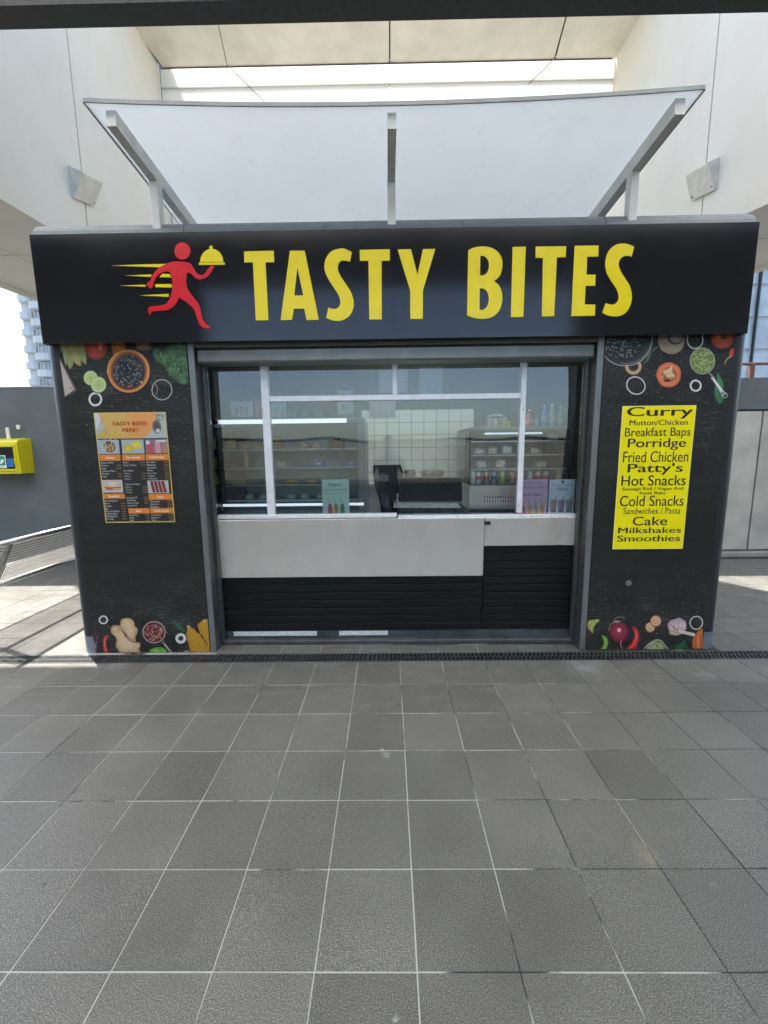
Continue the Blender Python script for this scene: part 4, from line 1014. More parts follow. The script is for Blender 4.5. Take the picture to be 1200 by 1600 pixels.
# left panel, bottom
onion(zC, -1, 172, 210, 40, 38, 14)
def f(p):
    p.poly(spl([(212,342),(185,348),(168,385),(170,440),(185,500),(222,498),(200,440),(196,390),(214,352)], (0, 8), 3), (.44,.03,.025)); p.stroke([(186,370),(182,420),(196,480)], 6, (.72,.22,.18)); p.ell(207, 345, 9, 5, (.3,.15,.05))
pr('printed_chilli', zC, -1, f)
def f(p):
    r_ = random.Random(2)
    for _ in range(30): y = r_.uniform(285, 490); p.ell(100+r_.uniform(-6, 26)*(1-(y-285)/300), y, 9, 4, r_.choice([(.20,.02,.08), (.5,.35,.42), (.12,.01,.04)]), None, 1.3, 7)
pr('printed_red_cabbage', zC, -1, f)
def f(p):
    a = [(316,240),(325,205),(365,193),(410,200),(435,230),(440,262),(465,285),(462,325),(445,360),(448,398),(400,385),(370,340),(335,300),(315,270)]
    b_ = [(233,290),(250,260),(300,255),(322,280),(350,330),(400,385),(440,405),(480,402),(490,430),(478,460),(482,495),(330,495),(300,470),(275,430),(282,395),(275,355),(240,325)]
    for pts, cc in ((a, (380, 280)), (b_, (360, 400))):
        p.poly(spl(pts, (), 3), (.34,.20,.09))
        for t, c in ((.93, (.50,.33,.17)), (.75, (.60,.43,.25)), (.5, (.66,.50,.32))): p.poly(spl([(cc[0]+(x-cc[0])*t, cc[1]+(y-cc[1])*t) for x, y in pts], (), 3), c)
    p.stroke([(320,285),(360,345),(405,388)], [3, 9, 5], (.18,.10,.05)); p.ell(275, 290, 28, 22, (.66,.47,.27), (.56,.36,.18)); p.ell(372, 228, 36, 24, (.68,.52,.34), (.60,.43,.25)); p.ell(462, 432, 20, 18, (.66,.48,.28), (.58,.40,.22)); seeds(p, 350, 340, 90, 120, 30, [(.44,.28,.13), (.7,.56,.4)], 9, .3, 9)
pr('printed_ginger', zC, -1, f)
def f(p):
    p.ell(606, 322, 104, 98, (.008,.008,.008)); p.stroke([(672,392),(700,425),(752,496)], [16, 14, 24], (.20,.16,.15)); p.stroke([(690,415),(745,488)], 9, (.50,.46,.44))
    p.ell(604, 315, 100, 96, (.30,.26,.22), (.40,.33,.27)); p.ell(604, 316, 90, 86, (.10,.012,.02)); seeds(p, 604, 316, 84, 80, 170, [(.26,.02,.04), (.50,.14,.15), (.60,.40,.2), (.16,.01,.02), (.62,.34,.34)], 10, .5, 11)
pr('printed_kidney_bean_spoon', zC, -1, f)
def f(p): p.poly(spl([(556,496),(570,465),(605,450),(650,443),(695,455),(715,480),(716,496)], (0, 6), 3), (.10,.30,.03)); p.ell(620, 475, 34, 14, (.30,.55,.12), (.14,.36,.04)); p.ell(680, 478, 22, 12, (.28,.5,.1), (.1,.3,.03)); p.ell(640, 492, 22, 7, (.5,.65,.3))
pr('printed_green_pepper', zC, -1, f)
def f(p): p.poly(spl([(758,212),(800,228),(845,270),(872,318),(820,300),(780,262)], (0, 3), 3), (.015,.08,.04)); p.stroke([(762,218),(815,262),(865,312)], 4, (.06,.2,.11))
pr('printed_leaf', zC, -1, f)
onion(zC, -1, 832, 368, 47, 45, 26, (.58,.58,.57))
def f(p): p.ell(882, 490, 30, 20, (.55,.33,.2), (.35,.18,.09))
pr('printed_garlic_clove', zC, -1, f)
def corn(pts, axis):
    def f(p):
        p.poly(spl([(x+4, y+5) for x, y in pts], (0,), 3), (.02,.012,.0)); p.poly(spl(pts, (0,), 3), (.42,.20,.01))
        (ax, ay), (bx_, by_) = axis; L = math.hypot(bx_-ax, by_-ay); ux, uy = (bx_-ax)/L, (by_-ay)/L
        def ins(x, y):
            c = False; j = len(pts)-1
            for i in range(len(pts)):
                if (pts[i][1] > y) != (pts[j][1] > y) and x < (pts[j][0]-pts[i][0])*(y-pts[i][1])/(pts[j][1]-pts[i][1])+pts[i][0]: c = not c
                j = i
            return c
        t = 0
        while t < L:
            for k in range(-6, 7):
                o_ = k*21; x = ax+ux*t-uy*o_; y = ay+uy*t+ux*o_
                if ins(x, y) and y < 492: l = 1-.045*abs(k)*abs(k)*.5; p.ell(x, y, 9.5, 8.2, (.86*l,.58*l,.09), (.34*l,.14*l,.004), 0, 8)
            t += 19
        p.ell(pts[0][0]+2, pts[0][1]+12, 14, 14, (.60,.45,.30), (.5,.3,.1), 0, 10)
    pr('printed_corn_cob', zC, -1, f)
corn([(896,256),(940,290),(990,335),(1055,420),(1112,496),(935,496),(900,420),(880,340)], ((905, 270), (1040, 520)))
corn([(1035,205),(1075,212),(1102,240),(1110,300),(1118,400),(1120,494),(1075,440),(1030,370),(990,300),(978,250)], ((1040, 215), (1115, 500)))
# right panel, bottom
def f(p):
    p.poly(spl([(108,268),(168,300),(158,340),(120,425),(112,420),(96,350),(94,300)], (), 3), (.09,.015,.03)); p.stroke([(130,300),(120,395)], 10, (.28,.10,.11)); p.poly(spl([(238,195),(240,212),(215,235),(195,270),(190,312),(165,285),(140,262),(110,262),(130,225),(165,205),(205,200)], (), 3), (.28,.34,.07)); p.stroke([(230,202),(190,235),(172,285)], 7, (.5,.54,.2)); p.stroke([(200,205),(150,232),(125,258)], 5, (.48,.5,.2))
pr('printed_aubergine', zD, 1, f)
def f(p): p.poly(spl([(265,328),(290,335),(312,365),(312,405),(285,460),(235,462),(262,430),(278,395),(275,360),(262,340)], (), 3), (.14,.34,.03)); p.stroke([(285,350),(298,385),(280,440)], 7, (.42,.60,.16))
pr('printed_green_chilli', zD, 1, f)
def f(p):
    p.ell(408, 306, 88, 84, (.01,.01,.01)); p.ell(404, 300, 82, 82, (.34,.03,.08), (.11,.008,.02), hx=-5, hy=-10); p.ell(404, 285, 18, 20, (.85,.7,.72), (.42,.06,.12))
    for dx in (-60, -30, 20, 50): p.stroke([(404+dx*.5, 222), (404+dx, 300), (404+dx*.4, 380)], 2.2, (.40,.08,.14))
    p.stroke([(395,225),(365,215),(335,240),(318,290)], 5, (.42,.30,.24)); p.stroke([(360,205),(385,178),(425,178),(452,192)], 4, (.36,.32,.28)); p.stroke([(420,372),(415,405),(432,440)], [12, 8, 5], (.55,.2,.2)); p.ell(385, 215, 30, 9, (.5,.36,.26), (.3,.2,.12))
pr('printed_red_onion', zD, 1, f)
def f(p): p.poly(spl([(512,262),(535,258),(560,290),(568,330),(555,400),(520,462),(430,462),(480,420),(520,360),(530,310)], (), 3), (.46,.02,.02)); p.stroke([(540,290),(548,340),(520,410),(480,448)], 10, (.78,.20,.17)); p.ell(522, 262, 12, 8, (.3,.05,.02))
pr('printed_chilli', zD, 1, f)
def f(p):
    for cx, cy_, q in ((657, 262, 42), (703, 211, 47)): p.ell(cx+4, cy_+6, q, q, (.01,.01,.01)); p.ell(cx, cy_, q, q*1.02, (.50,.25,.12), (.30,.12,.05)); p.ell(cx, cy_-2, q*.82, q*.82, (.62,.38,.22), (.66,.42,.27)); p.ring(cx, cy_, q*.5, q*.46, 5, (.42,.2,.1), 0, 16, .5, 4)
pr('printed_mushrooms', zD, 1, f)
def f(p):
    p.ell(880, 264, 80, 70, (.01,.01,.01)); p.poly(spl([(800,250),(820,210),(860,195),(898,185),(930,205),(952,240),(945,285),(905,318),(860,328),(820,300)], (), 3), (.46,.34,.34))
    for a, b_ in (((835,225),(830,290)), ((870,205),(865,300)), ((905,200),(905,290)), ((935,225),(925,275))): p.ell((a[0]+b_[0])/2, (a[1]+b_[1])/2, 17, 46, (.66,.56,.57), (.46,.30,.34), .1)
    p.ell(850, 305, 40, 20, (.55,.40,.28), (.42,.28,.18)); p.stroke([(862,262),(905,298),(1015,322)], [10, 24, 26], (.62,.55,.46)); p.stroke([(820,240),(885,285)], 8, (.22,.10,.14)); p.ell(1012, 322, 8, 12, (.8,.75,.66))
pr('printed_garlic', zD, 1, f)
onion(zD, 1, 1033, 225, 55, 57, 9, WHT, .3)
def f(p):
    p.poly(spl([(590,462),(610,425),(650,385),(700,360),(740,362),(780,405),(810,462)], (0, 6), 3), (.24,.26,.22)); p.poly(spl([(602,462),(620,430),(656,395),(702,370),(738,372),(772,410),(796,462)], (0, 6), 3), (.12,.2,.05)); seeds(p, 700, 430, 70, 48, 130, [(.48,.58,.24), (.62,.68,.42), (.3,.42,.12)], 9, .6, 12); seeds(p, 700, 448, 88, 14, 60, [(.48,.58,.24), (.62,.68,.42)], 9, .6, 13)
    p.stroke([(596,455),(640,400),(700,364),(745,366),(800,450)], 4, (.5,.53,.48)); p.ell(755, 448, 34, 6, (.55,.58,.6))
pr('printed_pea_bag', zD, 1, f)
def f(p): p.poly(spl([(838,462),(865,405),(905,390),(942,362),(948,400),(965,462)], (0, 3, 5), 3), (.012,.09,.04)); p.stroke([(940,368),(905,410),(880,455)], 5, (.05,.18,.09))
pr('printed_leaf', zD, 1, f)
def f(p): p.poly(spl([(1086,270),(1052,288),(1015,335),(1000,400),(1012,462),(1086,462)], (0, 4, 5), 4), (.48,.13,.03)); p.stroke([(1070,290),(1045,350),(1048,455)], [4, 10, 14], (.66,.24,.08)); p.stroke([(1040,305),(1022,370),(1026,455)], 3, (.3,.06,.01)); p.stroke([(1075,330),(1068,455)], 3, (.32,.07,.01))
pr('printed_pumpkin', zD, 1, f)
q = P(982, 911, -.002); obj('bolt', MB().tube([(q.x, -.006, q.z), (q.x, -.0002, q.z)], .022, 16).tube([(q.x, -.008, q.z), (q.x, -.0062, q.z)], .012, 12), M['trim'], PANEL[1])

# ------------------------------------------------------------------ menu poster on the left panel
YP = -.0065
def quadmap(tl, tr, br, bl, Y):
    a, b_, c, d = (P(*q, Y) for q in (tl, tr, br, bl)); x0 = (a.x+d.x)/2; x1 = (b_.x+c.x)/2; z1 = (a.z+b_.z)/2; z0 = (c.z+d.z)/2
    return x0, x1, z0, z1, (lambda u, v: Vector((x0+(x1-x0)*u, Y, z1+(z0-z1)*v)))
x0, x1, z0, z1, mm_ = quadmap((146, 644.5), (258.7, 644), (274, 816), (165, 816.7), YP)
mp_ = thing('menu_poster', ((x0+x1)/2, -.004, z0), 'printed TASTY BITES MENU poster with food photos and price lists on the left panel', 'poster')
obj('sheet', MB().box(x0, x1, -.0055, -.0035, z0, z1), simple('menu_sheet_black', (.022, .021, .02), .4), mp_)
pp = Pr(mm_); ORG = (.66, .22, .025)
for (a, b_, c, d) in ((0, 0, 1, .009), (0, .991, 1, 1), (0, 0, .013, 1), (.987, 0, 1, 1)): pp.rect(a, b_, c, d, (.62, .46, .10))
obj('border', pp, M['paper'], mp_, recalc=False)
pp = Pr(mm_); pp.rect(.013, .009, .987, .23, (.40, .44, .44)); pp.poly([(.013,.009),(.12,.009),(.05,.12),(.013,.15)], (.55,.58,.58)); pp.poly([(.013,.2),(.2,.1),(.35,.23),(.013,.23)], (.46,.36,.16))
pp.ell(.5, .03, .40, .20, (.62,.36,.10), (.60,.36,.10)) if False else None
def arc_poly(cx, cy_, rx, ry, top=.009, bot=.229, c=(.6, .3, .08)):
    q = [(cx+rx*math.cos(t), cy_+ry*math.sin(t)) for t in [i*math.pi/24 for i in range(25)]]; q = [(max(.013, min(.987, a)), min(bot, max(top, b_))) for a, b_ in q]; return q
pp.poly(arc_poly(.48, .009, .40, .24), (.68, .30, .08)); pp.poly([(.10,.009),(.45,.009),(.40,.229),(.20,.21),(.12,.1)], (.58,.38,.10)); pp.poly([(.45,.009),(.55,.009),(.5,.229),(.40,.229)], (.64,.34,.09))
r_ = random.Random(4)
for _ in range(26): x = r_.uniform(.05, .34); y = r_.uniform(.165, .222); pp.ell(x, y, .035, .011, (.70,.50,.12), (.50,.28,.05), r_.uniform(-1, 1), 8)
pp.ell(.86, .13, .062, .062, (.05,.05,.05), (.16,.16,.16)); pp.ell(.87, .165, .035, .022, (.75,.72,.68), (.2,.2,.2)); pp.stroke([(.87,.19),(.88,.228)], .02, (.45,.45,.45))
for _ in range(20): pp.ell(r_.uniform(.86, .97), r_.uniform(.015, .07), .014, .006, (.16,.22,.17), None, r_.uniform(0, 3), 6)
obj('header_photo', pp, M['paper'], mp_, recalc=False)
W_, H_ = x1-x0, z1-z0
def mt(s_, u0, u1, v, cap, c, align='left', bold=.012, k=7): text(tm, s_, x0+W_*u0, x0+W_*u1, z1-H_*v, H_*cap, YP-.0004*k*.5-.001, bold, c, 1, .95, align)
tm = MB(); mt('TASTY BITES', .24, .73, .115, .034, (.50, .035, .015), 'fit', .03); mt('MENU', .38, .60, .172, .034, (.50, .035, .015), 'fit', .03)
obj('title', tm, M['paper'], mp_, recalc=False)
def photo(u0, v0, u1, v1, bgc, fn):
    pq = Pr(mm_); pq.rect(u0, v0, u1, v1, bgc); fn(pq, (u0+u1)/2, (v0+v1)/2, (u1-u0)/2, (v1-v0)/2); obj('food_photo', pq, M['paper'], mp_, recalc=False)
def f1(p, cx, cy_, w_, h):
    p.ell(cx+.01, cy_, w_*.72, h*.98, (.5,.46,.42), (.6,.56,.5)); p.ell(cx+.01, cy_, w_*.62, h*.88, (.14,.09,.04)); r = random.Random(1)
    for _ in range(30): p.ell(cx+.01+r.uniform(-.5, .5)*w_, cy_+r.uniform(-.6, .6)*h, .02, .007, r.choice([(.42,.36,.2), (.26,.18,.08), (.5,.46,.3)]), None, r.uniform(0, 3), 7)
photo(.013, .24, .31, .365, (.30, .38, .48), f1)
def f2(p, cx, cy_, w_, h): p.ell(cx-w_*.45, cy_+h*.25, w_*.45, h*.5, (.66,.52,.03), (.50,.36,.02)); p.poly([(cx-w_*.1,cy_-h*.7),(cx+w_*.6,cy_-h*.8),(cx+w_*.85,cy_+h*.2),(cx,cy_+h*.4)], (.60,.50,.05)); p.ell(cx+w_*.3, cy_-h*.2, w_*.4, h*.35, (.68,.56,.08), (.6,.5,.05))
photo(.345, .24, .655, .365, (.34, .42, .40), f2)
def f3(p, cx, cy_, w_, h):
    p.rect(cx-w_*.85, cy_-h*.3, cx-w_*.35, cy_+h, (.50,.06,.08)); p.rect(cx-w_*.15, cy_-h*.7, cx+w_*.35, cy_+h, (.55,.28,.30)); p.rect(cx+w_*.5, cy_-h*.4, cx+w_*.95, cy_+h, (.38,.20,.12)); p.rect(cx-w_*.9, cy_-h*.8, cx-w_*.6, cy_-h*.3, (.6,.55,.58)); p.rect(cx, cy_-h*.9, cx+w_*.9, cy_-h*.6, (.55,.55,.6))
photo(.675, .24, .987, .365, (.22, .16, .20), f3)
def f4(p, cx, cy_, w_, h): p.ell(cx, cy_+h*.1, w_*.8, h*.45, (.66,.52,.34), (.5,.33,.17)); p.rect(cx-w_*.8, cy_+h*.15, cx+w_*.85, cy_+h*.3, (.14,.05,.03)); p.ell(cx-w_*.3, cy_+h*.4, w_*.4, h*.2, (.40,.09,.05)); p.ell(cx+w_*.35, cy_+h*.45, w_*.4, h*.2, (.5,.3,.2)); p.ell(cx, cy_-h*.35, w_*.5, h*.35, (.70,.58,.42), (.6,.45,.28))
photo(.013, .602, .30, .718, (.50, .44, .40), f4)
def f5(p, cx, cy_, w_, h):
    for k in range(4): p.poly([(cx-w_*.75+k*w_*.36, cy_-h*.9), (cx-w_*.48+k*w_*.36, cy_-h*.9), (cx-w_*.3+k*w_*.36, cy_+h*.9), (cx-w_*.57+k*w_*.36, cy_+h*.9)], (.13,.03,.03)); p.poly([(cx-w_*.48+k*w_*.36, cy_-h*.9), (cx-w_*.40+k*w_*.36, cy_-h*.9), (cx-w_*.2+k*w_*.36, cy_+h*.9), (cx-w_*.3+k*w_*.36, cy_+h*.9)], (.55,.30,.30))
photo(.655, .612, .95, .728, (.46, .46, .42), f5)
WT = (.62, .60, .56); PRC = (.50, .28, .10)
for (u0, v0, u1, v1, s_) in ((.02, .372, .31, .428, 'Curries'), (.335, .372, .65, .428, 'Hot Snacks'), (.665, .372, .985, .428, 'Cold Drinks'), (.015, .728, .315, .775, 'Breakfast'), (.655, .735, .985, .79, 'Cakes'), (.345, .866, .645, .916, 'Sides'), (.66, .866, .985, .916, 'Cold Snacks')):
    pq = Pr(mm_); pq.rect(u0, v0, u1, v1, ORG); obj('heading_bar', pq, M['paper'], mp_, recalc=False)
    tm = MB(); mt(s_, u0+.02, u1-.02, (v0+v1)/2+.010, .020, (.85, .82, .78), 'mid', .02); obj('heading', tm, M['paper'], mp_, recalc=False)
def lst(u0, u1, v, dv, rows):
    global tm
    tm = MB()
    for i, r0 in enumerate(rows):
        if not r0: continue
        a, _, b_ = r0.partition('|'); mt(a, u0, u1-.09, v+i*dv, .0145, WT)
        if b_: mt(b_, u1-.075, u1, v+i*dv, .0125, PRC, 'right')
    obj('price_list', tm, M['paper'], mp_, recalc=False)['kind'] = 'stuff'
lst(.03, .31, .452, .025, ['Mutton & Rice', 'Medium|£8.50', 'Large|£10.50', 'Chicken & Rice', 'Medium|£8.00', 'Large|£9.50'])
lst(.34, .645, .452, .0247, ['Patties|£2.50', 'Veg & Chicken|£2.50', '', 'Hot Wings', '3 Piece|£3.00', '6 Piece|£5.50', '8 Piece|£6.50', '', 'Chicken & Chips', '1 Piece|£3.50', '2 Piece|£5.00', '3 Piece|£6.50', '', 'Sausage Roll|£2.20', 'Steak Bake|£2.80', 'Cheese Pasty|£2.80', 'Vegan Roll'])
lst(.67, .975, .452, .0247, ['Smoothies|£4.50', 'Milkshakes|£4.50', 'Soft drinks|£1.50', 'Water|£1.20', 'Iced coffee|£3.00', 'Yoghurt|£2.00', 'Fresh Juice|£3.50'])
lst(.02, .31, .800, .0242, ['Bap & Baguette', 'Bacon|£3.50', 'Sausage|£3.50', 'Egg|£3.00', 'Bacon & Sausage|£4.50', 'Full Breakfast|£6.50', 'Full Baguette|£5.50', 'Porridge|£2.50'])
lst(.665, .975, .812, .0245, ['Cheesecake|£2.50', 'Cake Slice|£2.20', 'Doughnut|£1.50'])
lst(.35, .645, .938, .0235, ['Curly fries|£2.50', 'Chips|£2.50', 'Salad|£2.00']); lst(.67, .975, .938, .0235, ['Sandwiches|£3.50', 'Baguettes|£4.00', 'Pasta|£3.80'])

# ------------------------------------------------------------------ yellow food list on the right panel
def z8(x, y): return P(940+x*.15625, 620+y*.15625, -.0055)
tl, tr, br, bl = z8(215, 88), z8(955, 88), z8(805, 1522), z8(105, 1522)
x0, x1, z0, z1 = (tl.x+bl.x)/2, (tr.x+br.x)/2, (bl.z+br.z)/2, (tl.z+tr.z)/2
yp = thing('food_list_poster', ((x0+x1)/2, -.004, z0), 'tall yellow poster listing Curry to Smoothies in black lettering on the right panel', 'poster')
obj('sheet', MB().box(x0, x1, -.0045, -.002, z0, z1), M['postery'], yp)
bd = MB()
for (a, b_, c, d) in ((x0, x1, z0, z0+.004), (x0, x1, z1-.004, z1), (x0, x0+.004, z0+.0041, z1-.0041), (x1-.004, x1, z0+.0041, z1-.0041)): bd.box(a, b_, -.0049, -.0046, c, d)
obj('border', bd, simple('pale_yellow_edge', (.8, .76, .25), .4), yp)
for s_, a, b_, t, bs_, bo in (('Curry',250,915,100,190,.02),('Mutton/Chicken',278,862,230,282,.012),('Breakfast Baps',232,888,308,393,.008),('Porridge',260,842,415,503,.015),('Fried Chicken',212,864,545,652,.006),("Patty's",257,812,668,752,.015),('Hot Snacks',195,840,785,887,.010),('Sausage Roll / Vegan Roll',205,818,903,933,.012),('Steak Bake',377,640,947,975,.012),('Cold Snacks',180,818,988,1092,.008),('Sandwiches / Pasta',217,787,1108,1170,.002),('Cake',308,655,1198,1285,.012),('Milkshakes',163,795,1305,1362,.016),('Smoothies',155,785,1385,1445,.016)):
    pa, pb, pt = z8(a, bs_), z8(b_, bs_), z8((a+b_)/2, t); tm = MB(); dz = (z8(a, bs_).z+z8(b_, bs_).z)/2
    text(tm, s_, pa.x, pb.x, dz, pt.z-dz, -.0052, bo, None, 4); obj('lettering', tm, M['ink'], yp, recalc=False)

# ------------------------------------------------------------------ sheets standing in the window
def sheet_poster(name, pxs, Y, bgc, label, fn, cat='poster', group=None):
    tlp, trp, brp, blp = pxs; a, b_, c, d = (P(*q, Y) for q in pxs)
    x0, x1 = (a.x+d.x)/2, (b_.x+c.x)/2; z1 = (a.z+b_.z)/2; z0 = (c.z+d.z)/2
    o = thing(name, ((x0+x1)/2, Y, z0), label, cat, group)
    sh = MB(); sh.box(x0, x1, Y, Y+.002, z0, z1, bgc); obj('sheet', sh, M['paper'], o)
    p = Pr(lambda u, v: Vector((x0+(x1-x0)*u, Y-.0003, z1+(z0-z1)*v))); t_ = MB()
    def tx(s_, u0, u1, v, cap, c, **k): text(t_, s_, x0+(x1-x0)*u0, x0+(x1-x0)*u1, z1+(z0-z1)*v, (z1-z0)*cap, Y-.0012, c=c, res=2, **k)
    fn(p, tx)
    if p.v: obj('print', p, M['paper'], o, recalc=False)
    if t_.v: obj('lettering', t_, M['paper'], o, recalc=False)
    return o
DK = (.08, .10, .09)
def bottle(p, u, w_, v0, v1, c):
    p.stroke([(u-w_*.5, v0-.20), (u, v0)], .012, DK); p.rect(u-w_*.28, v0, u+w_*.28, v0+.05, tuple(q*.6 for q in c)); p.poly([(u-w_*.28, v0+.05), (u+w_*.28, v0+.05), (u+w_*.5, v0+.10), (u+w_*.5, v1), (u-w_*.5, v1), (u-w_*.5, v0+.10)], c)
    p.rect(u-w_*.38, v0+.12, u-w_*.2, v1-.02, tuple(min(1, q*1.3+.08) for q in c))
def f(p, tx):
    tx('Organic', .22, .76, .19, .09, DK, shear=.35, bold=-.01); tx('SMOOTHIES', .10, .92, .335, .05, DK, sp=1.5); tx('MADE WITH FRESH FRUIT', .08, .92, .42, .022, (.25, .35, .3))
    for u, c in ((.28, (.62, .10, .13)), (.50, (.75, .38, .06)), (.74, (.16, .36, .10))): bottle(p, u, .17, .72, .995, c)
sheet_poster('smoothie_poster', ((503, 749), (545, 749), (546, 802), (504, 802)), YW+.02, (.82, .98, .86), 'mint green Organic Smoothies poster with three bottles standing in the window', f)
def f(p, tx):
    p.poly([(0, .78), (1, .52), (1, 1), (0, 1)], (.90, .60, .62)); tx('AWARD WINNING', .12, .8, .12, .03, DK); tx('SMOOTHIES', .05, .96, .255, .06, DK, sp=1.3); tx('Sold Here', .06, .80, .47, .10, DK, shear=.4, bold=-.012)
    for u, c in ((.14, (.62, .22, .25)), (.36, (.75, .38, .12)), (.60, (.45, .42, .16)), (.83, (.75, .40, .08))): bottle(p, u, .15, .74, .97, c)
sheet_poster('smoothie_poster', ((814, 749), (857, 749), (853, 805), (812, 805)), YW+.02, (1.0, .62, .80), 'pink Smoothies Sold Here poster beside the right mullion of the window', f)
def f(p, tx):
    p.ell(.52, .07, .05, .04, DK); tx('AWARD WINNING', .10, .92, .175, .032, DK, sp=1.2); tx('Shakes', .28, .74, .31, .10, DK, shear=.4, bold=-.01); tx('Made fresh for you every day', .15, .88, .40, .018, DK)
    for u, c in ((.2, (.55, .34, .27)), (.5, (.38, .24, .36)), (.8, (.40, .35, .33))):
        p.poly([(u-.14, .58), (u+.14, .58), (u+.10, .92), (u-.10, .92)], c); p.rect(u-.12, .54, u+.12, .59, (.62, .58, .58)); p.rect(u-.11, .86, u+.11, .92, tuple(q*.6 for q in c)); p.stroke([(u+.02, .56), (u+.14, .46)], .025, (.35, .1, .1)); p.rect(u-.09, .62, u-.03, .85, tuple(min(1, q*1.3) for q in c))
sheet_poster('shake_poster', ((860, 749), (901, 749), (894, 805), (855, 805)), YW+.025, (.90, .90, 1.0), 'lilac Award Winning Shakes poster in the right corner of the window', f)

# ------------------------------------------------------------------ inside: left display cabinet
YC = .62
def IX(x, y=720, Y=YC): return P(x, y, Y).x
def IZ(y, Y=YC, x=500): return P(x, y, Y).z
cx0, cx1 = IX(346), IX(567); ct, cb = IZ(653), IZ(797)
dc = thing('display_cabinet', ((cx0+cx1)/2, 1.0, cb-.02), 'lit glass fronted food display cabinet on the left of the counter behind the window', 'display cabinet')
YB_ = 1.25
obj('base', MB().bbox(cx0-.02, cx1+.02, YC, YB_, CZ, cb), M['greyplastic'], dc)
obj('top', MB().bbox(cx0, cx1+.02, YC, YB_, ct-.045, ct, .006), M['greyplastic'], dc)
obj('rear_panel', MB().box(cx0, cx1, YB_-.01, YB_, cb, ct-.046), M['fridgeback'], dc)
obj('side_frame', MB().bbox(cx1-.045, cx1+.02, YC+.005, YB_-.012, cb+.001, ct-.046, .006), M['greyplastic'], dc)
obj('side_panel', MB().bbox(cx0-.055, cx0-.001, YC-.02, YB_, CZ, ct+.01, .02), M['black'], dc)
obj('light_bar', MB().box(cx0+.0, IX(543), YC-.012, YC-.001, IZ(661), IZ(654.5)), M['blueled'], dc)
obj('light_bar', MB().box(cx0-.01, cx1-.0, YC-.012, YC-.001, IZ(790), IZ(786)), M['blueled'], dc)
obj('door_glass', MB().box(cx0+.002, cx1-.047, YC+.0, YC+.005, cb+.002, ct-.047), M['clear'], dc)
shz = [IZ(701), IZ(730), IZ(757), IZ(781)]
for z in shz:
    obj('shelf', MB().box(cx0+.003, cx1-.05, YC+.04, YB_-.02, z-.006, z), M['clear'], dc)
    obj('shelf_rail', MB().box(cx0+.003, cx1-.05, YC+.03, YC+.038, z-.012, z-.008).box(cx0+.003, cx1-.05, YC+.03, YC+.038, z-.002, z+.002), M['alu'], dc)
for x in (IX(480), IX(520)): 
    obj('price_holder', MB().box(x, x+.07, YC+.026, YC+.029, shz[0]-.01, shz[0]-.0), M['whiteplastic'], dc)
obj('maker_plate', MB().box(IX(332, 663, YC-.03), IX(349, 663, YC-.03), YC-.024, YC-.021, IZ(666), IZ(661)), M['whiteplastic'], dc)
obj('maker_plate', MB().box(IX(336, 792, YC-.03), IX(348, 792, YC-.03), YC-.024, YC-.021, IZ(795), IZ(789)), M['whiteplastic'], dc)
# food on the shelves: each piece a thing
def roll(x, y, z, l, r_, mat, lab, rot=0, name='bread_roll'):
    m_ = MB(); n = 9; pts = []; rr = []
    for i in range(n):
        t = i/(n-1)*2-1; pts.append((x+math.cos(rot)*l/2*t, y+math.sin(rot)*l/2*t, z+r_*.8)); rr.append(max(.004, r_*(1-t*t*t*t)**.5*.98+.002))
    m_.tube(pts, rr, 10); o = obj(name, m_, mat, smooth=True); return tag(o, lab, 'bread', 'food in the display cabinet')
def wrapped(x, y, z, w_, h, c, lab):
    m_ = MB().prismx([(y, z), (y+.08, z), (y+.04, z+h)], x, x+w_) if False else MB().add([(x, y, z), (x+w_, y, z), (x+w_, y+.09, z), (x, y+.09, z), (x+w_*.1, y+.03, z+h), (x+w_*.9, y+.03, z+h), (x+w_*.9, y+.06, z+h), (x+w_*.1, y+.06, z+h)], [(0,3,2,1),(4,5,6,7),(0,1,5,4),(1,2,6,5),(2,3,7,6),(3,0,4,7)])
    o = thing('wrapped_sandwich', (x+w_/2, y, z), lab, 'sandwich', 'food in the display cabinet')
    obj('filling', m_, simple('sandwich_%s' % rnd.random(), c, .6, 0, .35, 60), o)
    obj('sticker', MB().box(x+w_*.3, x+w_*.65, y+.011, y+.013, z+h*.35, z+h*.62), M['whiteplastic'], o)
yy = YC+.10
z = shz[0]+.001
tag(obj('doughnut', MB().lathe(IX(356), yy, z, [(.03, 0), (.044, .012), (.046, .03), (.03, .046), (.012, .04)], 14), M['bread'], smooth=True), 'pale round bun stacked at the left end of the top shelf', 'bun', 'food in the display cabinet')
tag(obj('doughnut', MB().lathe(IX(356), yy, z+.047, [(.03, 0), (.04, .012), (.042, .028), (.028, .042), (.01, .036)], 14), M['bread'], smooth=True), 'upper bun of the pair at the left end of the top shelf', 'bun', 'food in the display cabinet')
for k in range(3): tag(obj('doughnut', MB().lathe(IX(431), yy, z+.032*k, [(.04, 0), (.05, .008), (.05, .022), (.04, .030)], 16), M['bread' if k != 1 else 'card'], smooth=True), ['bottom', 'middle', 'top'][k]+' round in the stack of flat golden cakes on the top shelf', 'cake', 'food in the display cabinet')
roll(IX(382), yy, z, .13, .028, M['bread'], 'long crusty roll near the left of the top shelf', .3)
roll(IX(400), yy+.1, z, .12, .025, M['bread'], 'crusty roll half hidden by the left mullion, top shelf', -.2)
wrapped(IX(465), yy, z, .10, .06, (.35, .20, .12), 'brown topped slice by the first price ticket, top shelf')
wrapped(IX(487), yy, z, .07, .06, (.50, .30, .25), 'pinkish wrapped slice in the middle of the top shelf')
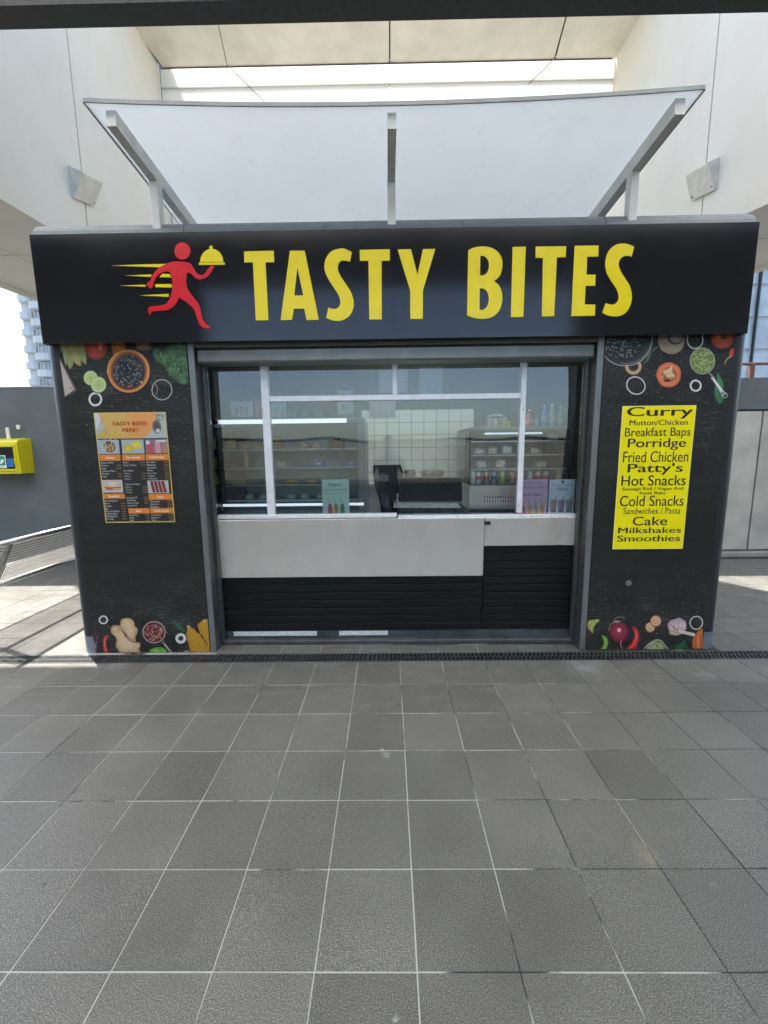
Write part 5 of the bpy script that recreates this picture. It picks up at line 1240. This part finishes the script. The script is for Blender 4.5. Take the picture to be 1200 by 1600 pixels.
tag(obj('cake_box', MB().bbox(IX(512), IX(536), yy, yy+.1, z, z+.075, .006).lathe((IX(512)+IX(536))/2, yy+.05, z+.0755, [(.03, 0), (.026, .02), (.005, .026)], 10), M['choc']), 'dark chocolate muffin box near the right of the top shelf', 'cake', 'food in the display cabinet')
roll(IX(552), yy, z, .06, .02, M['bread'], 'small roll at the right end of the top shelf')
z = shz[1]+.001
tag(obj('syrup_bottle', MB().lathe(IX(379), yy, z, [(.02, 0), (.022, .01), (.022, .10), (.012, .13), (.012, .15)], 12), simple('amber_syrup', (.62, .34, .05), .2), smooth=True), 'tall amber bottle standing on the second shelf', 'bottle', 'food in the display cabinet')
wrapped(IX(425), yy, z, .11, .05, (.5, .45, .35), 'clear wrapped sandwich beside the left mullion, second shelf')
wrapped(IX(485), yy, z, .11, .055, (.16, .26, .50), 'blue wrapped sandwich behind the mint poster, second shelf')
wrapped(IX(540), yy, z, .08, .055, (.14, .24, .46), 'blue wrapped sandwich at the right end of the second shelf')
z = shz[2]+.001
for k, (x, l, lab) in enumerate(((365, .13, 'long baguette at the left of the third shelf'), (450, .12, 'golden baguette right of the left mullion, third shelf'), (483, .11, 'golden baguette in the middle of the third shelf'), (522, .13, 'baguette behind the mint poster, third shelf'))): roll(IX(x), yy, z, l, .024, M['bread'], lab, .1*k, 'baguette')
z = shz[3]+.001
for k, x in enumerate((372, 395, 440, 462, 488, 555)):
    wrapped(IX(x), yy+.02, z, .075, .035, [(.40, .44, .50), (.5, .5, .45)][k % 2], ['tray of white fondant squares left on the bottom shelf', 'clear tub just left of the mullion, bottom shelf', 'clear tub just right of the mullion, bottom shelf', 'clear tub third from the mullion, bottom shelf', 'clear tub touching the mint poster, bottom shelf', 'clear tub right of the mint poster, bottom shelf'][k])
# black shelf stand at far left
st = thing('snack_rack', (IX(338, 740, .42), .42, IZ(806)), 'narrow black snack rack with gold packets at the left edge of the window', 'rack')
rx0, rx1 = IX(333, 740, .45), IX(352, 740, .45)
obj('frame', MB().box(rx0-.03, rx0, .42, .58, CZ, IZ(664, .45)), M['black'], st)
for y_ in (700, 730, 757): obj('shelf', MB().box(rx0+.001, rx1, .42, .55, IZ(y_, .45)-.005, IZ(y_, .45)), M['black'], st)
gold = simple('gold_packet', (.62, .36, .05), .25, .5)
for k, y_ in enumerate((700, 730, 757)):
    zz = IZ(y_, .45)+.0006
    tag(obj('snack_tube', MB().lathe(rx0+.025, .45, zz, [(.012, 0), (.012, .07), (.009, .08)], 12), gold if k else M['card'], smooth=True), 'gold snack tube on the %s shelf of the black rack' % ['top', 'middle', 'bottom'][k], 'snack', 'snacks in the black rack')
# on top of the cabinet
def f(p, tx):
    for u, h in ((.26, .45), (.48, .55), (.70, .5)): p.poly([(u-.09, .9-h), (u+.09, .9-h), (u+.07, .9), (u-.07, .9)], (.34, .28, .28)); p.stroke([(u, .9-h), (u+.05, .8-h)], .03, (.2, .2, .2))
YTP = YC+.06
sheet_poster('counter_card', ((360, 626), (396, 627), (395, 652), (361, 651)), YTP, (.56, .58, .72), 'white card with three shakes on top of the display cabinet, far left', f)
def f(p, tx):
    for u in (.3, .55, .8): bottle(p, u, .16, .5, .95, (.40, .06, .08))
sheet_poster('counter_card', ((399, 626), (421, 626), (421, 652), (399, 652)), YTP+.02, (.50, .22, .30), 'dark pink card half hidden behind the left mullion on the display cabinet', f)
def f(p, tx):
    for u, c in ((.3, (.5, .25, .3)), (.52, (.6, .6, .5)), (.75, (.5, .2, .25))): bottle(p, u, .14, .5, .98, c)
sheet_poster('counter_card', ((424, 626), (447, 626), (448, 653), (425, 653)), YTP, (.40, .58, .52), 'mint green card with bottles on top of the display cabinet', f)
for k, (a, b_) in enumerate(((448, 465), (468, 486), (491, 509))):
    def f(p, tx):
        for j in range(5): p.stroke([(.12, .2+.16*j), (.85-.1*(j % 2), .2+.16*j)], .04, (.55, .58, .6))
    sheet_poster('chalk_ticket', ((a, 639), (b_, 639), (b_+.5, 652), (a+.5, 652)), YTP+.01*k, (.09, .12, .14), ['chalk ticket touching the mint card on the display cabinet', 'middle chalk ticket of three on the display cabinet', 'chalk ticket nearest the clipboard on the display cabinet'][k], f, 'price ticket', 'chalk tickets on the display cabinet')
def f(p, tx): p.rect(.06, .10, .94, .92, (.66, .66, .68)); p.rect(.06, .26, .94, .30, (.5, .3, .3)); p.rect(.28, .58, .48, .8, (.45, .52, .12)); p.stroke([(.3, .78), (.38, .6), (.47, .78)], .03, (.1, .2, .05)); p.rect(.56, .6, .85, .63, (.3, .4, .6)); p.rect(.56, .7, .8, .73, (.3, .4, .6)); p.rect(.3, .04, .66, .11, (.2, .22, .25))
cbd = sheet_poster('clipboard', ((524, 604), (551, 604), (555, 651), (529, 651)), YTP+.05, (.42, .28, .2), 'clipboard with white paper propped on the right end of the display cabinet', f, 'clipboard')
q = P(537, 602, YTP+.05); obj('clip_ring', MB().tube([(q.x-.008, q.y, q.z-.01), (q.x-.006, q.y, q.z+.006), (q.x, q.y, q.z+.011), (q.x+.006, q.y, q.z+.006), (q.x+.008, q.y, q.z-.01)], .002, 6), M['brushed'], cbd)

# menus on the rear wall, high up
def f(p, tx):
    tx('Menu', .25, .75, .22, .12, (.3, .32, .36), shear=.3)
    for j in range(3):
        for i in range(2): p.rect(.06+.48*i, .38+.2*j, .46+.48*i, .44+.2*j, (.26, .30, .36))
sheet_poster('wall_menu', ((592, 578), (637, 578), (637, 614), (592, 614)), 2.05, (.24, .27, .30), 'pale wall menu high on the rear wall behind the centre mullion', f, 'menu')
def f(p, tx):
    for j in range(4): p.rect(.2, .15+.14*j, .8-.1*(j % 2), .18+.14*j, (.2, .28, .36))
    for u in (.35, .5, .65): p.rect(u-.03, .78, u+.03, .95, (.14, .18, .24))
sheet_poster('wall_menu', ((655, 574), (692, 574), (692, 616), (655, 616)), 2.05, (.20, .27, .33), 'blue wall menu high on the rear wall right of the centre mullion', f, 'menu')
def f(p, tx):
    for u in (.3, .52, .74): p.poly([(u-.08, .3), (u+.08, .3), (u+.06, .9), (u-.06, .9)], (.40, .34, .44))
sheet_poster('wall_menu', ((577, 622), (618, 622), (618, 651), (577, 651)), 2.03, (.32, .31, .37), 'lilac shakes print on the rear wall above the till', f, 'menu')

# till, monitor
YTI = .52
ti = thing('till_terminal', (IX(606, 800, YTI), YTI, IZ(805)), 'black angled till terminal in the middle of the counter', 'till')
a = lambda x, y, d=0: (P(x, y, YTI+d).x, P(x, y, YTI+d).z)
obj('screen_housing', MB().prism(spl([a(583,727), a(626,726), a(630,740), a(628,762), a(618,772), a(592,770), a(584,752)], (0, 1), 3), YTI, YTI+.07), M['black'], ti)
obj('body', MB().prism([a(586,765), a(619,765), (P(622,804,YTI).x, CZ), (P(600,804,YTI).x, CZ), a(592,782)], YTI+.072, YTI+.15), M['black'], ti)
obj('keypad', MB().prism([a(589,742), a(607,742), a(607,752), a(590,752)], YTI-.004, YTI-.0005), M['greyplastic'], ti)
obj('card_slot', MB().prism([a(592,760), a(608,760), a(607,794), a(597,794)], YTI+.068, YTI+.0715), simple('slate_plastic', (.10, .10, .14), .3), ti)
tm = MB(); pz = P(593, 741, YTI); text(tm, 'TILL', P(593, 741, YTI).x, P(602, 741, YTI).x, pz.z, .006, YTI-.0008, .01); obj('printed_mark', tm, M['whiteplastic'], ti, recalc=False)
YM = .40
M['screen'] = simple('screen_glass', (.004, .004, .005), .3, 0, .1, 8, spec=.15)
mo = thing('monitor', (IX(672, 800, YM), YM, IZ(806)), 'wide glossy black monitor on a silver cash drawer at the counter', 'monitor')
a = lambda x, y: (P(x, y, YM).x, P(x, y, YM).z)
obj('screen', MB().prism([a(623,747), a(722,747), a(722,784), a(623,784)], YM, YM+.03), M['screen'], mo)
obj('bezel', MB().prism([a(622,745.6), a(723,745.6), a(723,746.6), a(622,746.6)], YM-.002, YM+.03), M['greyplastic'], mo)
obj('cash_drawer', MB().prism([a(615,785), a(714,785), a(720,793), a(615,793)], YM-.02, YM+.20), M['brushed'], mo)
obj('drawer_base', MB().prism([a(621,794), a(722,794), (P(722,805,YM).x, CZ), (P(621,805,YM).x, CZ)], YM-.015, YM+.2), M['black'], mo)
obj('drawer_slot', MB().prism([a(646,802), a(704,802), a(704,804), a(646,804)], YM-.018, YM-.0155), M['alu'], mo)
for (x0, x1, lab) in ((632, 651, 'small sage green tub on the rear worktop behind the monitor'), (658, 696, 'wide sage green tub on the rear worktop behind the monitor')):
    Yt = 1.6; p0, p1 = P(x0, 752, Yt), P(x1, 735, Yt); rr = (p1.x-p0.x)/2
    tag(obj('plastic_tub', MB().lathe((p0.x+p1.x)/2, Yt+.1, p0.z, [(rr*.8, 0), (rr*.97, (p1.z-p0.z)*.7), (rr, (p1.z-p0.z)*.75), (rr*.9, p1.z-p0.z)], 20), simple('sage_plastic', (.20, .24, .19), .5), smooth=False), lab, 'tub')
wk = thing('rear_worktop', (0, 1.8, .85), 'steel worktop against the tiled rear wall inside the kiosk', 'worktop')
zt2 = P(650, 753, 1.6).z
obj('top', MB().bbox(-.75, .75, 1.45, 2.05, zt2-.04, zt2-.001, .004), M['steel'], wk); obj('cupboard', MB().box(-.74, .74, 1.5, 2.04, .03, zt2-.041), M['inner'], wk)
df = thing('upright_fridge', (.55, 1.75, .02), 'tall grey upright fridge against the rear wall left of the drinks chiller', 'fridge')
fa_, fb2 = P(690, 690, 1.55), P(730, 690, 1.55)
obj('body', MB().bbox(.76, 1.15, 1.46, 2.05, .03, P(700, 672, 1.5).z, .01), M['greyplastic'], df); obj('door', MB().bbox(.77, 1.14, 1.43, 1.458, .06, P(700, 672, 1.5).z-.02, .008), M['inner'], df)
obj('handle', MB().tube([(.80, 1.41, 1.0), (.80, 1.41, 1.35)], .01, 8), M['brushed'], df)

# right hand drinks chiller
YR = .55
def ZR(y, x=780): return P(x, y, YR).z
def XR(x, y=730): return P(x, y, YR).x
rx0, rx1 = XR(733), XR(893)
rc = thing('drinks_chiller', ((rx0+rx1)/2, .85, ZR(800)), 'open drinks chiller with lit steel shelves and cans on the right of the counter', 'drinks chiller')
obj('base', MB().bbox(rx0, rx1, YR, 1.2, ZR(796), ZR(758), .006), M['steel'], rc)
obj('foot', MB().box(rx0+.02, rx1-.02, YR+.02, 1.18, CZ, ZR(796.5)), M['black'], rc)
vm = MB()
for r0 in range(2):
    for k in range(14):
        p = P(757+k*4.1+(46 if k > 10 else 0)*0, 775+r0*6, YR); vm.add([(p.x, YR-.0015, p.z), (p.x+.007, YR-.0015, p.z), (p.x+.004, YR-.0015, p.z-.022), (p.x-.003, YR-.0015, p.z-.022)], [(0, 1, 2, 3)])
obj('vent_slots', vm, M['black'], rc)
obj('rear_panel', MB().box(rx0, rx1, 1.17, 1.2, ZR(757.5), ZR(668)), M['fridgeback'], rc)
obj('side_panel', MB().box(rx0, rx0+.015, YR+.02, 1.165, ZR(757.5), ZR(668)), M['clear'], rc)
obj('side_panel', MB().bbox(rx1-.03, rx1, YR-.02, 1.165, ZR(757.5), ZR(650), .01), M['black'], rc)
obj('canopy', MB().bbox(rx0, rx1, YR+.02, 1.2, ZR(672), ZR(667), .004), M['greyplastic'], rc)
obj('light_bar', MB().box(XR(757), XR(845), YR+.005, YR+.018, ZR(678.5), ZR(676)), M['blueled'], rc)
lb = MB()
for k in range(28): x = XR(760)+k*(XR(843)-XR(760))/28; lb.box(x, x+.006, YR+.0, YR+.004, ZR(680), ZR(674.5))
obj('strip_guard', lb, M['alu'], rc)
for y_ in (690, 712, 734): obj('shelf', MB().box(rx0+.017, rx1-.032, YR+.06, 1.16, ZR(y_), ZR(y_)+.006), M['clear'], rc); obj('shelf_edge', MB().box(rx0+.017, rx1-.032, YR+.05, YR+.058, ZR(y_)-.002, ZR(y_)+.007), M['alu'], rc)
cans = [(741, (.62,.62,.6), 'plain pale can at the left end of the chiller row'), (750, (.66,.64,.62), 'white can with red emblem second from the left in the chiller'), (762, (.52,.42,.40), 'pinkish grey can third from the left in the chiller'), (774, (.36,.38,.46), 'patterned blue grey can in the middle of the chiller row'), (787, (.52,.62,.22), 'lime green can in the chiller row'), (803, (.62,.34,.20), 'orange can in the chiller row left of the right mullion'), (831, (.55,.52,.5), 'small white capped can right of the right mullion'), (843, (.58,.36,.36), 'pink labelled can above the pink poster'), (856, (.52,.34,.38), 'rose labelled can above the gap between the posters')]
for k, (x, c, lab) in enumerate(cans):
    xx = XR(x, 750); z = ZR(757)+.001; rr = .0235; h = ZR(737)-ZR(757)-.006
    o = thing('drink_can', (xx, YR+.05, z), lab, 'can', 'cans in the drinks chiller')
    obj('body', MB().lathe(xx, YR+.05, z, [(rr*.85, 0), (rr, .006), (rr, h-.01), (rr*.82, h)], 18), simple('can_%d' % k, c, .3, .3, .25, 90), o, smooth=True)
    obj('rim', MB().lathe(xx, YR+.05, z+h+.0004, [(rr*.8, 0), (rr*.8, .004)], 18), M['brushed'], o)
    if k in (1, 2, 7, 8, 3):
        obj('emblem', MB().lathe(xx, YR+.05, z+h*.4, [(rr+.0006, 0), (rr+.0006, h*.28)], 18), simple('emb_%d' % k, (.5, .04, .05) if k != 3 else (.08, .09, .2), .3), o)
for k, (x, y_, c, lab) in enumerate(((752, 711, (.55,.6,.62), 'clear wrapped tub on the upper chiller shelf, left'), (772, 711, (.62,.58,.5), 'cream topped tub in the middle upper chiller shelf'), (795, 711, (.66,.66,.64), 'white wrapped tub on the upper chiller shelf by the mullion'), (840, 711, (.55,.5,.42), 'pale wrapped tub on the upper chiller shelf, right'), (755, 733, (.6,.6,.6), 'flat clear box on the middle chiller shelf, left'), (785, 733, (.7,.66,.58), 'flat cream box on the middle chiller shelf'), (850, 733, (.55,.55,.42), 'flat pale box on the middle chiller shelf, right'), (870, 690, (.4,.36,.24), 'brown basket on the top chiller shelf, far right'))):
    xx = XR(x, y_); z = ZR(y_)+.0065
    tag(obj('food_tub', MB().bbox(xx-.03, xx+.05, YR+.08, YR+.18, z, z+.045+.01*(k % 3), .008).bbox(xx-.033, xx+.053, YR+.077, YR+.183, z+.046+.01*(k % 3), z+.052+.01*(k % 3), .002), simple('tub_%d' % k, c, .25, 0, .3, 50)), lab, 'food tub', 'tubs in the drinks chiller')
def bot(x, base, h, r_, c, cap_c, lab, Y=YR+.12, glass=True):
    p = P(x, base, Y); o = thing('drink_bottle', (p.x, Y, p.z), lab, 'bottle', 'bottles on the drinks chiller')
    mt_ = simple('b%.3f' % x, c, .15, 0, .15, 30)
    obj('body', MB().lathe(p.x, Y, p.z, [(r_*.9, 0), (r_, .008), (r_, h*.58), (r_*.45, h*.78), (r_*.4, h*.9)], 14), mt_, o, smooth=True)
    obj('cap', MB().lathe(p.x, Y, p.z+h*.9+.0005, [(r_*.48, 0), (r_*.48, h*.1)], 12), simple('c%.3f' % x, cap_c, .35), o)
    obj('label_band', MB().lathe(p.x, Y, p.z+h*.2, [(r_+.0007, 0), (r_+.0007, h*.25)], 14), simple('l%.3f' % x, tuple(min(1, q*.5+.3) for q in c), .4), o)
top = ZR(667)
def bt(x, h, r_, c, cc, lab):
    Y = YR+.15; p = P(x, 667, Y); bot(x, 667, h, r_, c, cc, lab, Y)
bt(827, .15, .030, (.60, .10, .08), (.7, .72, .75), 'squat red sauce bottle with white cap on the chiller beside the mullion')
bt(838, .10, .018, (.30, .45, .60), (.5, .6, .7), 'small pale blue bottle on the chiller')
bt(850, .19, .024, (.08, .22, .60), (.3, .5, .8), 'tall deep blue bottle on the chiller')
bt(862, .20, .026, (.30, .48, .50), (.5, .65, .7), 'tall aqua bottle with wide cap on the chiller')
bt(875, .18, .024, (.22, .36, .36), (.6, .65, .65), 'teal bottle at the right end of the chiller top')
for k, (x, c, lab) in enumerate(((872, (.62, .42, .12), 'amber bottle standing behind the lilac poster'), (888, (.18, .12, .06), 'dark brown bottle standing at the right edge behind the lilac poster'))):
    bot(x, 760, .15, .022, c, (.5, .45, .35), lab, YR+.02)
pc = thing('cake_dome', (XR(773, 667), .85, top), 'clear cake dome full of pink packets on top of the chiller', 'cake stand')
p = P(777, 668, .8); 
obj('tray', MB().lathe(p.x, .85, p.z+.002, [(.12, 0), (.135, .01)], 24), M['alu'], pc)
obj('dome', MB().lathe(p.x, .85, p.z+.013, [(.125, 0), (.125, .06), (.10, .095), (.05, .11), (.01, .115)], 24), M['clear'], pc, smooth=True)
for k in range(4): tag(obj('snack_packet', MB().bbox(p.x-.075+k*.04, p.x-.042+k*.04, .80, .86, p.z+.0125, p.z+.08, .004), simple('pk%d' % k, [(.62,.30,.38), (.66,.5,.55), (.6,.2,.3), (.55,.36,.42)][k], .35)), ['rose packet at the left inside the cake dome', 'pale pink packet second inside the cake dome', 'deep pink packet third inside the cake dome', 'mauve packet at the right inside the cake dome'][k], 'packet', 'packets inside the cake dome')
def f(p, tx): p.rect(.12, .12, .88, .88, (.66, .56, .10)); p.stroke([(.3, .7), (.42, .35), (.5, .6)], .08, (.2, .2, .05)); p.stroke([(.6, .65), (.66, .35)], .08, (.2, .2, .05))
sheet_poster('allergy_card', ((785, 656), (797, 656), (797, 671), (786, 671)), .7, (.6, .5, .1), 'small yellow notice card standing on the chiller left of the mullion', f, 'card')

# ------------------------------------------------------------------ photographer mirrored in the glass
pe = thing('person', (-.05, -3.42, 0), 'person in dark clothes holding up a phone, seen mirrored in the kiosk glass', 'person')
J = {'pel': (-.05,-3.42,.95,.15), 'wai': (-.05,-3.42,1.12,.135), 'che': (-.05,-3.42,1.34,.165), 'nk0': (-.05,-3.42,1.50,.065), 'nk1': (-.05,-3.41,1.56,.055), 'hd0': (-.05,-3.40,1.64,.085), 'hd1': (-.05,-3.40,1.72,.088), 'hd2': (-.05,-3.41,1.77,.05)}
E_ = [('pel','wai'),('wai','che'),('che','nk0'),('nk0','nk1'),('nk1','hd0'),('hd0','hd1'),('hd1','hd2')]
for s_, n_ in ((-1, 'l'), (1, 'r')):
    J.update({n_+'sh': (-.05+s_*.185,-3.42,1.42,.065), n_+'el': (-.05+s_*.27,-3.34,1.18,.045), n_+'wr': (-.065+s_*.115,-3.15,1.44,.028), n_+'pa': (-.068+s_*.095,-3.105,1.495,.03),
              n_+'hi': (-.05+s_*.10,-3.42,.88,.105), n_+'kn': (-.05+s_*.12,-3.40,.48,.062), n_+'an': (-.05+s_*.13,-3.44,.09,.042), n_+'to': (-.05+s_*.15,-3.28,.04,.038)})
    E_ += [('che', n_+'sh'), (n_+'sh', n_+'el'), (n_+'el', n_+'wr'), (n_+'wr', n_+'pa'), ('pel', n_+'hi'), (n_+'hi', n_+'kn'), (n_+'kn', n_+'an'), (n_+'an', n_+'to')]
    for i in range(5):
        z = 1.47+.02*i if i < 4 else 1.50; a = n_+'f%da' % i; b_ = n_+'f%db' % i; c = n_+'f%dc' % i
        J[a] = (-.07+s_*.092, -3.075, z+.008, .010); J[b_] = (-.07+s_*.088, -3.056, z+.012, .009); J[c] = (-.072+s_*(.078 if i < 4 else .06), -3.062 if i < 4 else -3.09, z+.018, .008)
        E_ += [(n_+'pa', a), (a, b_), (b_, c)]
ks = list(J); me = bpy.data.meshes.new('body'); me.from_pydata([J[k][:3] for k in ks], [(ks.index(a), ks.index(b_)) for a, b_ in E_], [])
ob = bpy.data.objects.new('tmpbody', me); col.objects.link(ob); ob.modifiers.new('s', 'SKIN'); sv = me.skin_vertices[0].data
for i, k in enumerate(ks): sv[i].radius = (J[k][3], J[k][3]); sv[i].use_root = (k == 'pel')
ss = ob.modifiers.new('u', 'SUBSURF'); ss.levels = 2
dg = bpy.context.evaluated_depsgraph_get(); dg.update(); bmq = bpy.data.meshes.new_from_object(ob.evaluated_get(dg)); bpy.data.objects.remove(ob)
mb = MB(); mb.v = [tuple(v.co) for v in bmq.vertices]; mb.f = [tuple(p.vertices) for p in bmq.polygons]
mb.mi = [1 if (p.center.z > 1.53 and p.center.y < -3.25) or p.center.y > -3.16 else 0 for p in bmq.polygons]
bo = obj('body', mb, [M['cloth'], M['skin']], pe, smooth=True)
hair = MB(); r_ = .105
hv = []; 
for j in range(7):
    for i in range(16):
        th_ = j/6*1.75; ph_ = i/16*6.283; hv.append((-.05+.096*math.sin(th_)*math.cos(ph_), -3.425+.108*math.sin(th_)*math.sin(ph_), 1.705+.115*math.cos(th_)))
hair.add(hv, [(j*16+i, j*16+(i+1) % 16, (j+1)*16+(i+1) % 16, (j+1)*16+i) for j in range(6) for i in range(16)]); obj('hair', hair, M['black'], pe, smooth=True)
ph_ = thing('mobile_phone', (-.0723, -3.06, 1.47), 'black mobile phone held up by the person', 'phone')
obj('body', MB().bbox(-.112, -.033, -3.062, -3.054, 1.42, 1.575, .003), M['blackgloss'], ph_)
print('objects', len(bpy.data.objects))
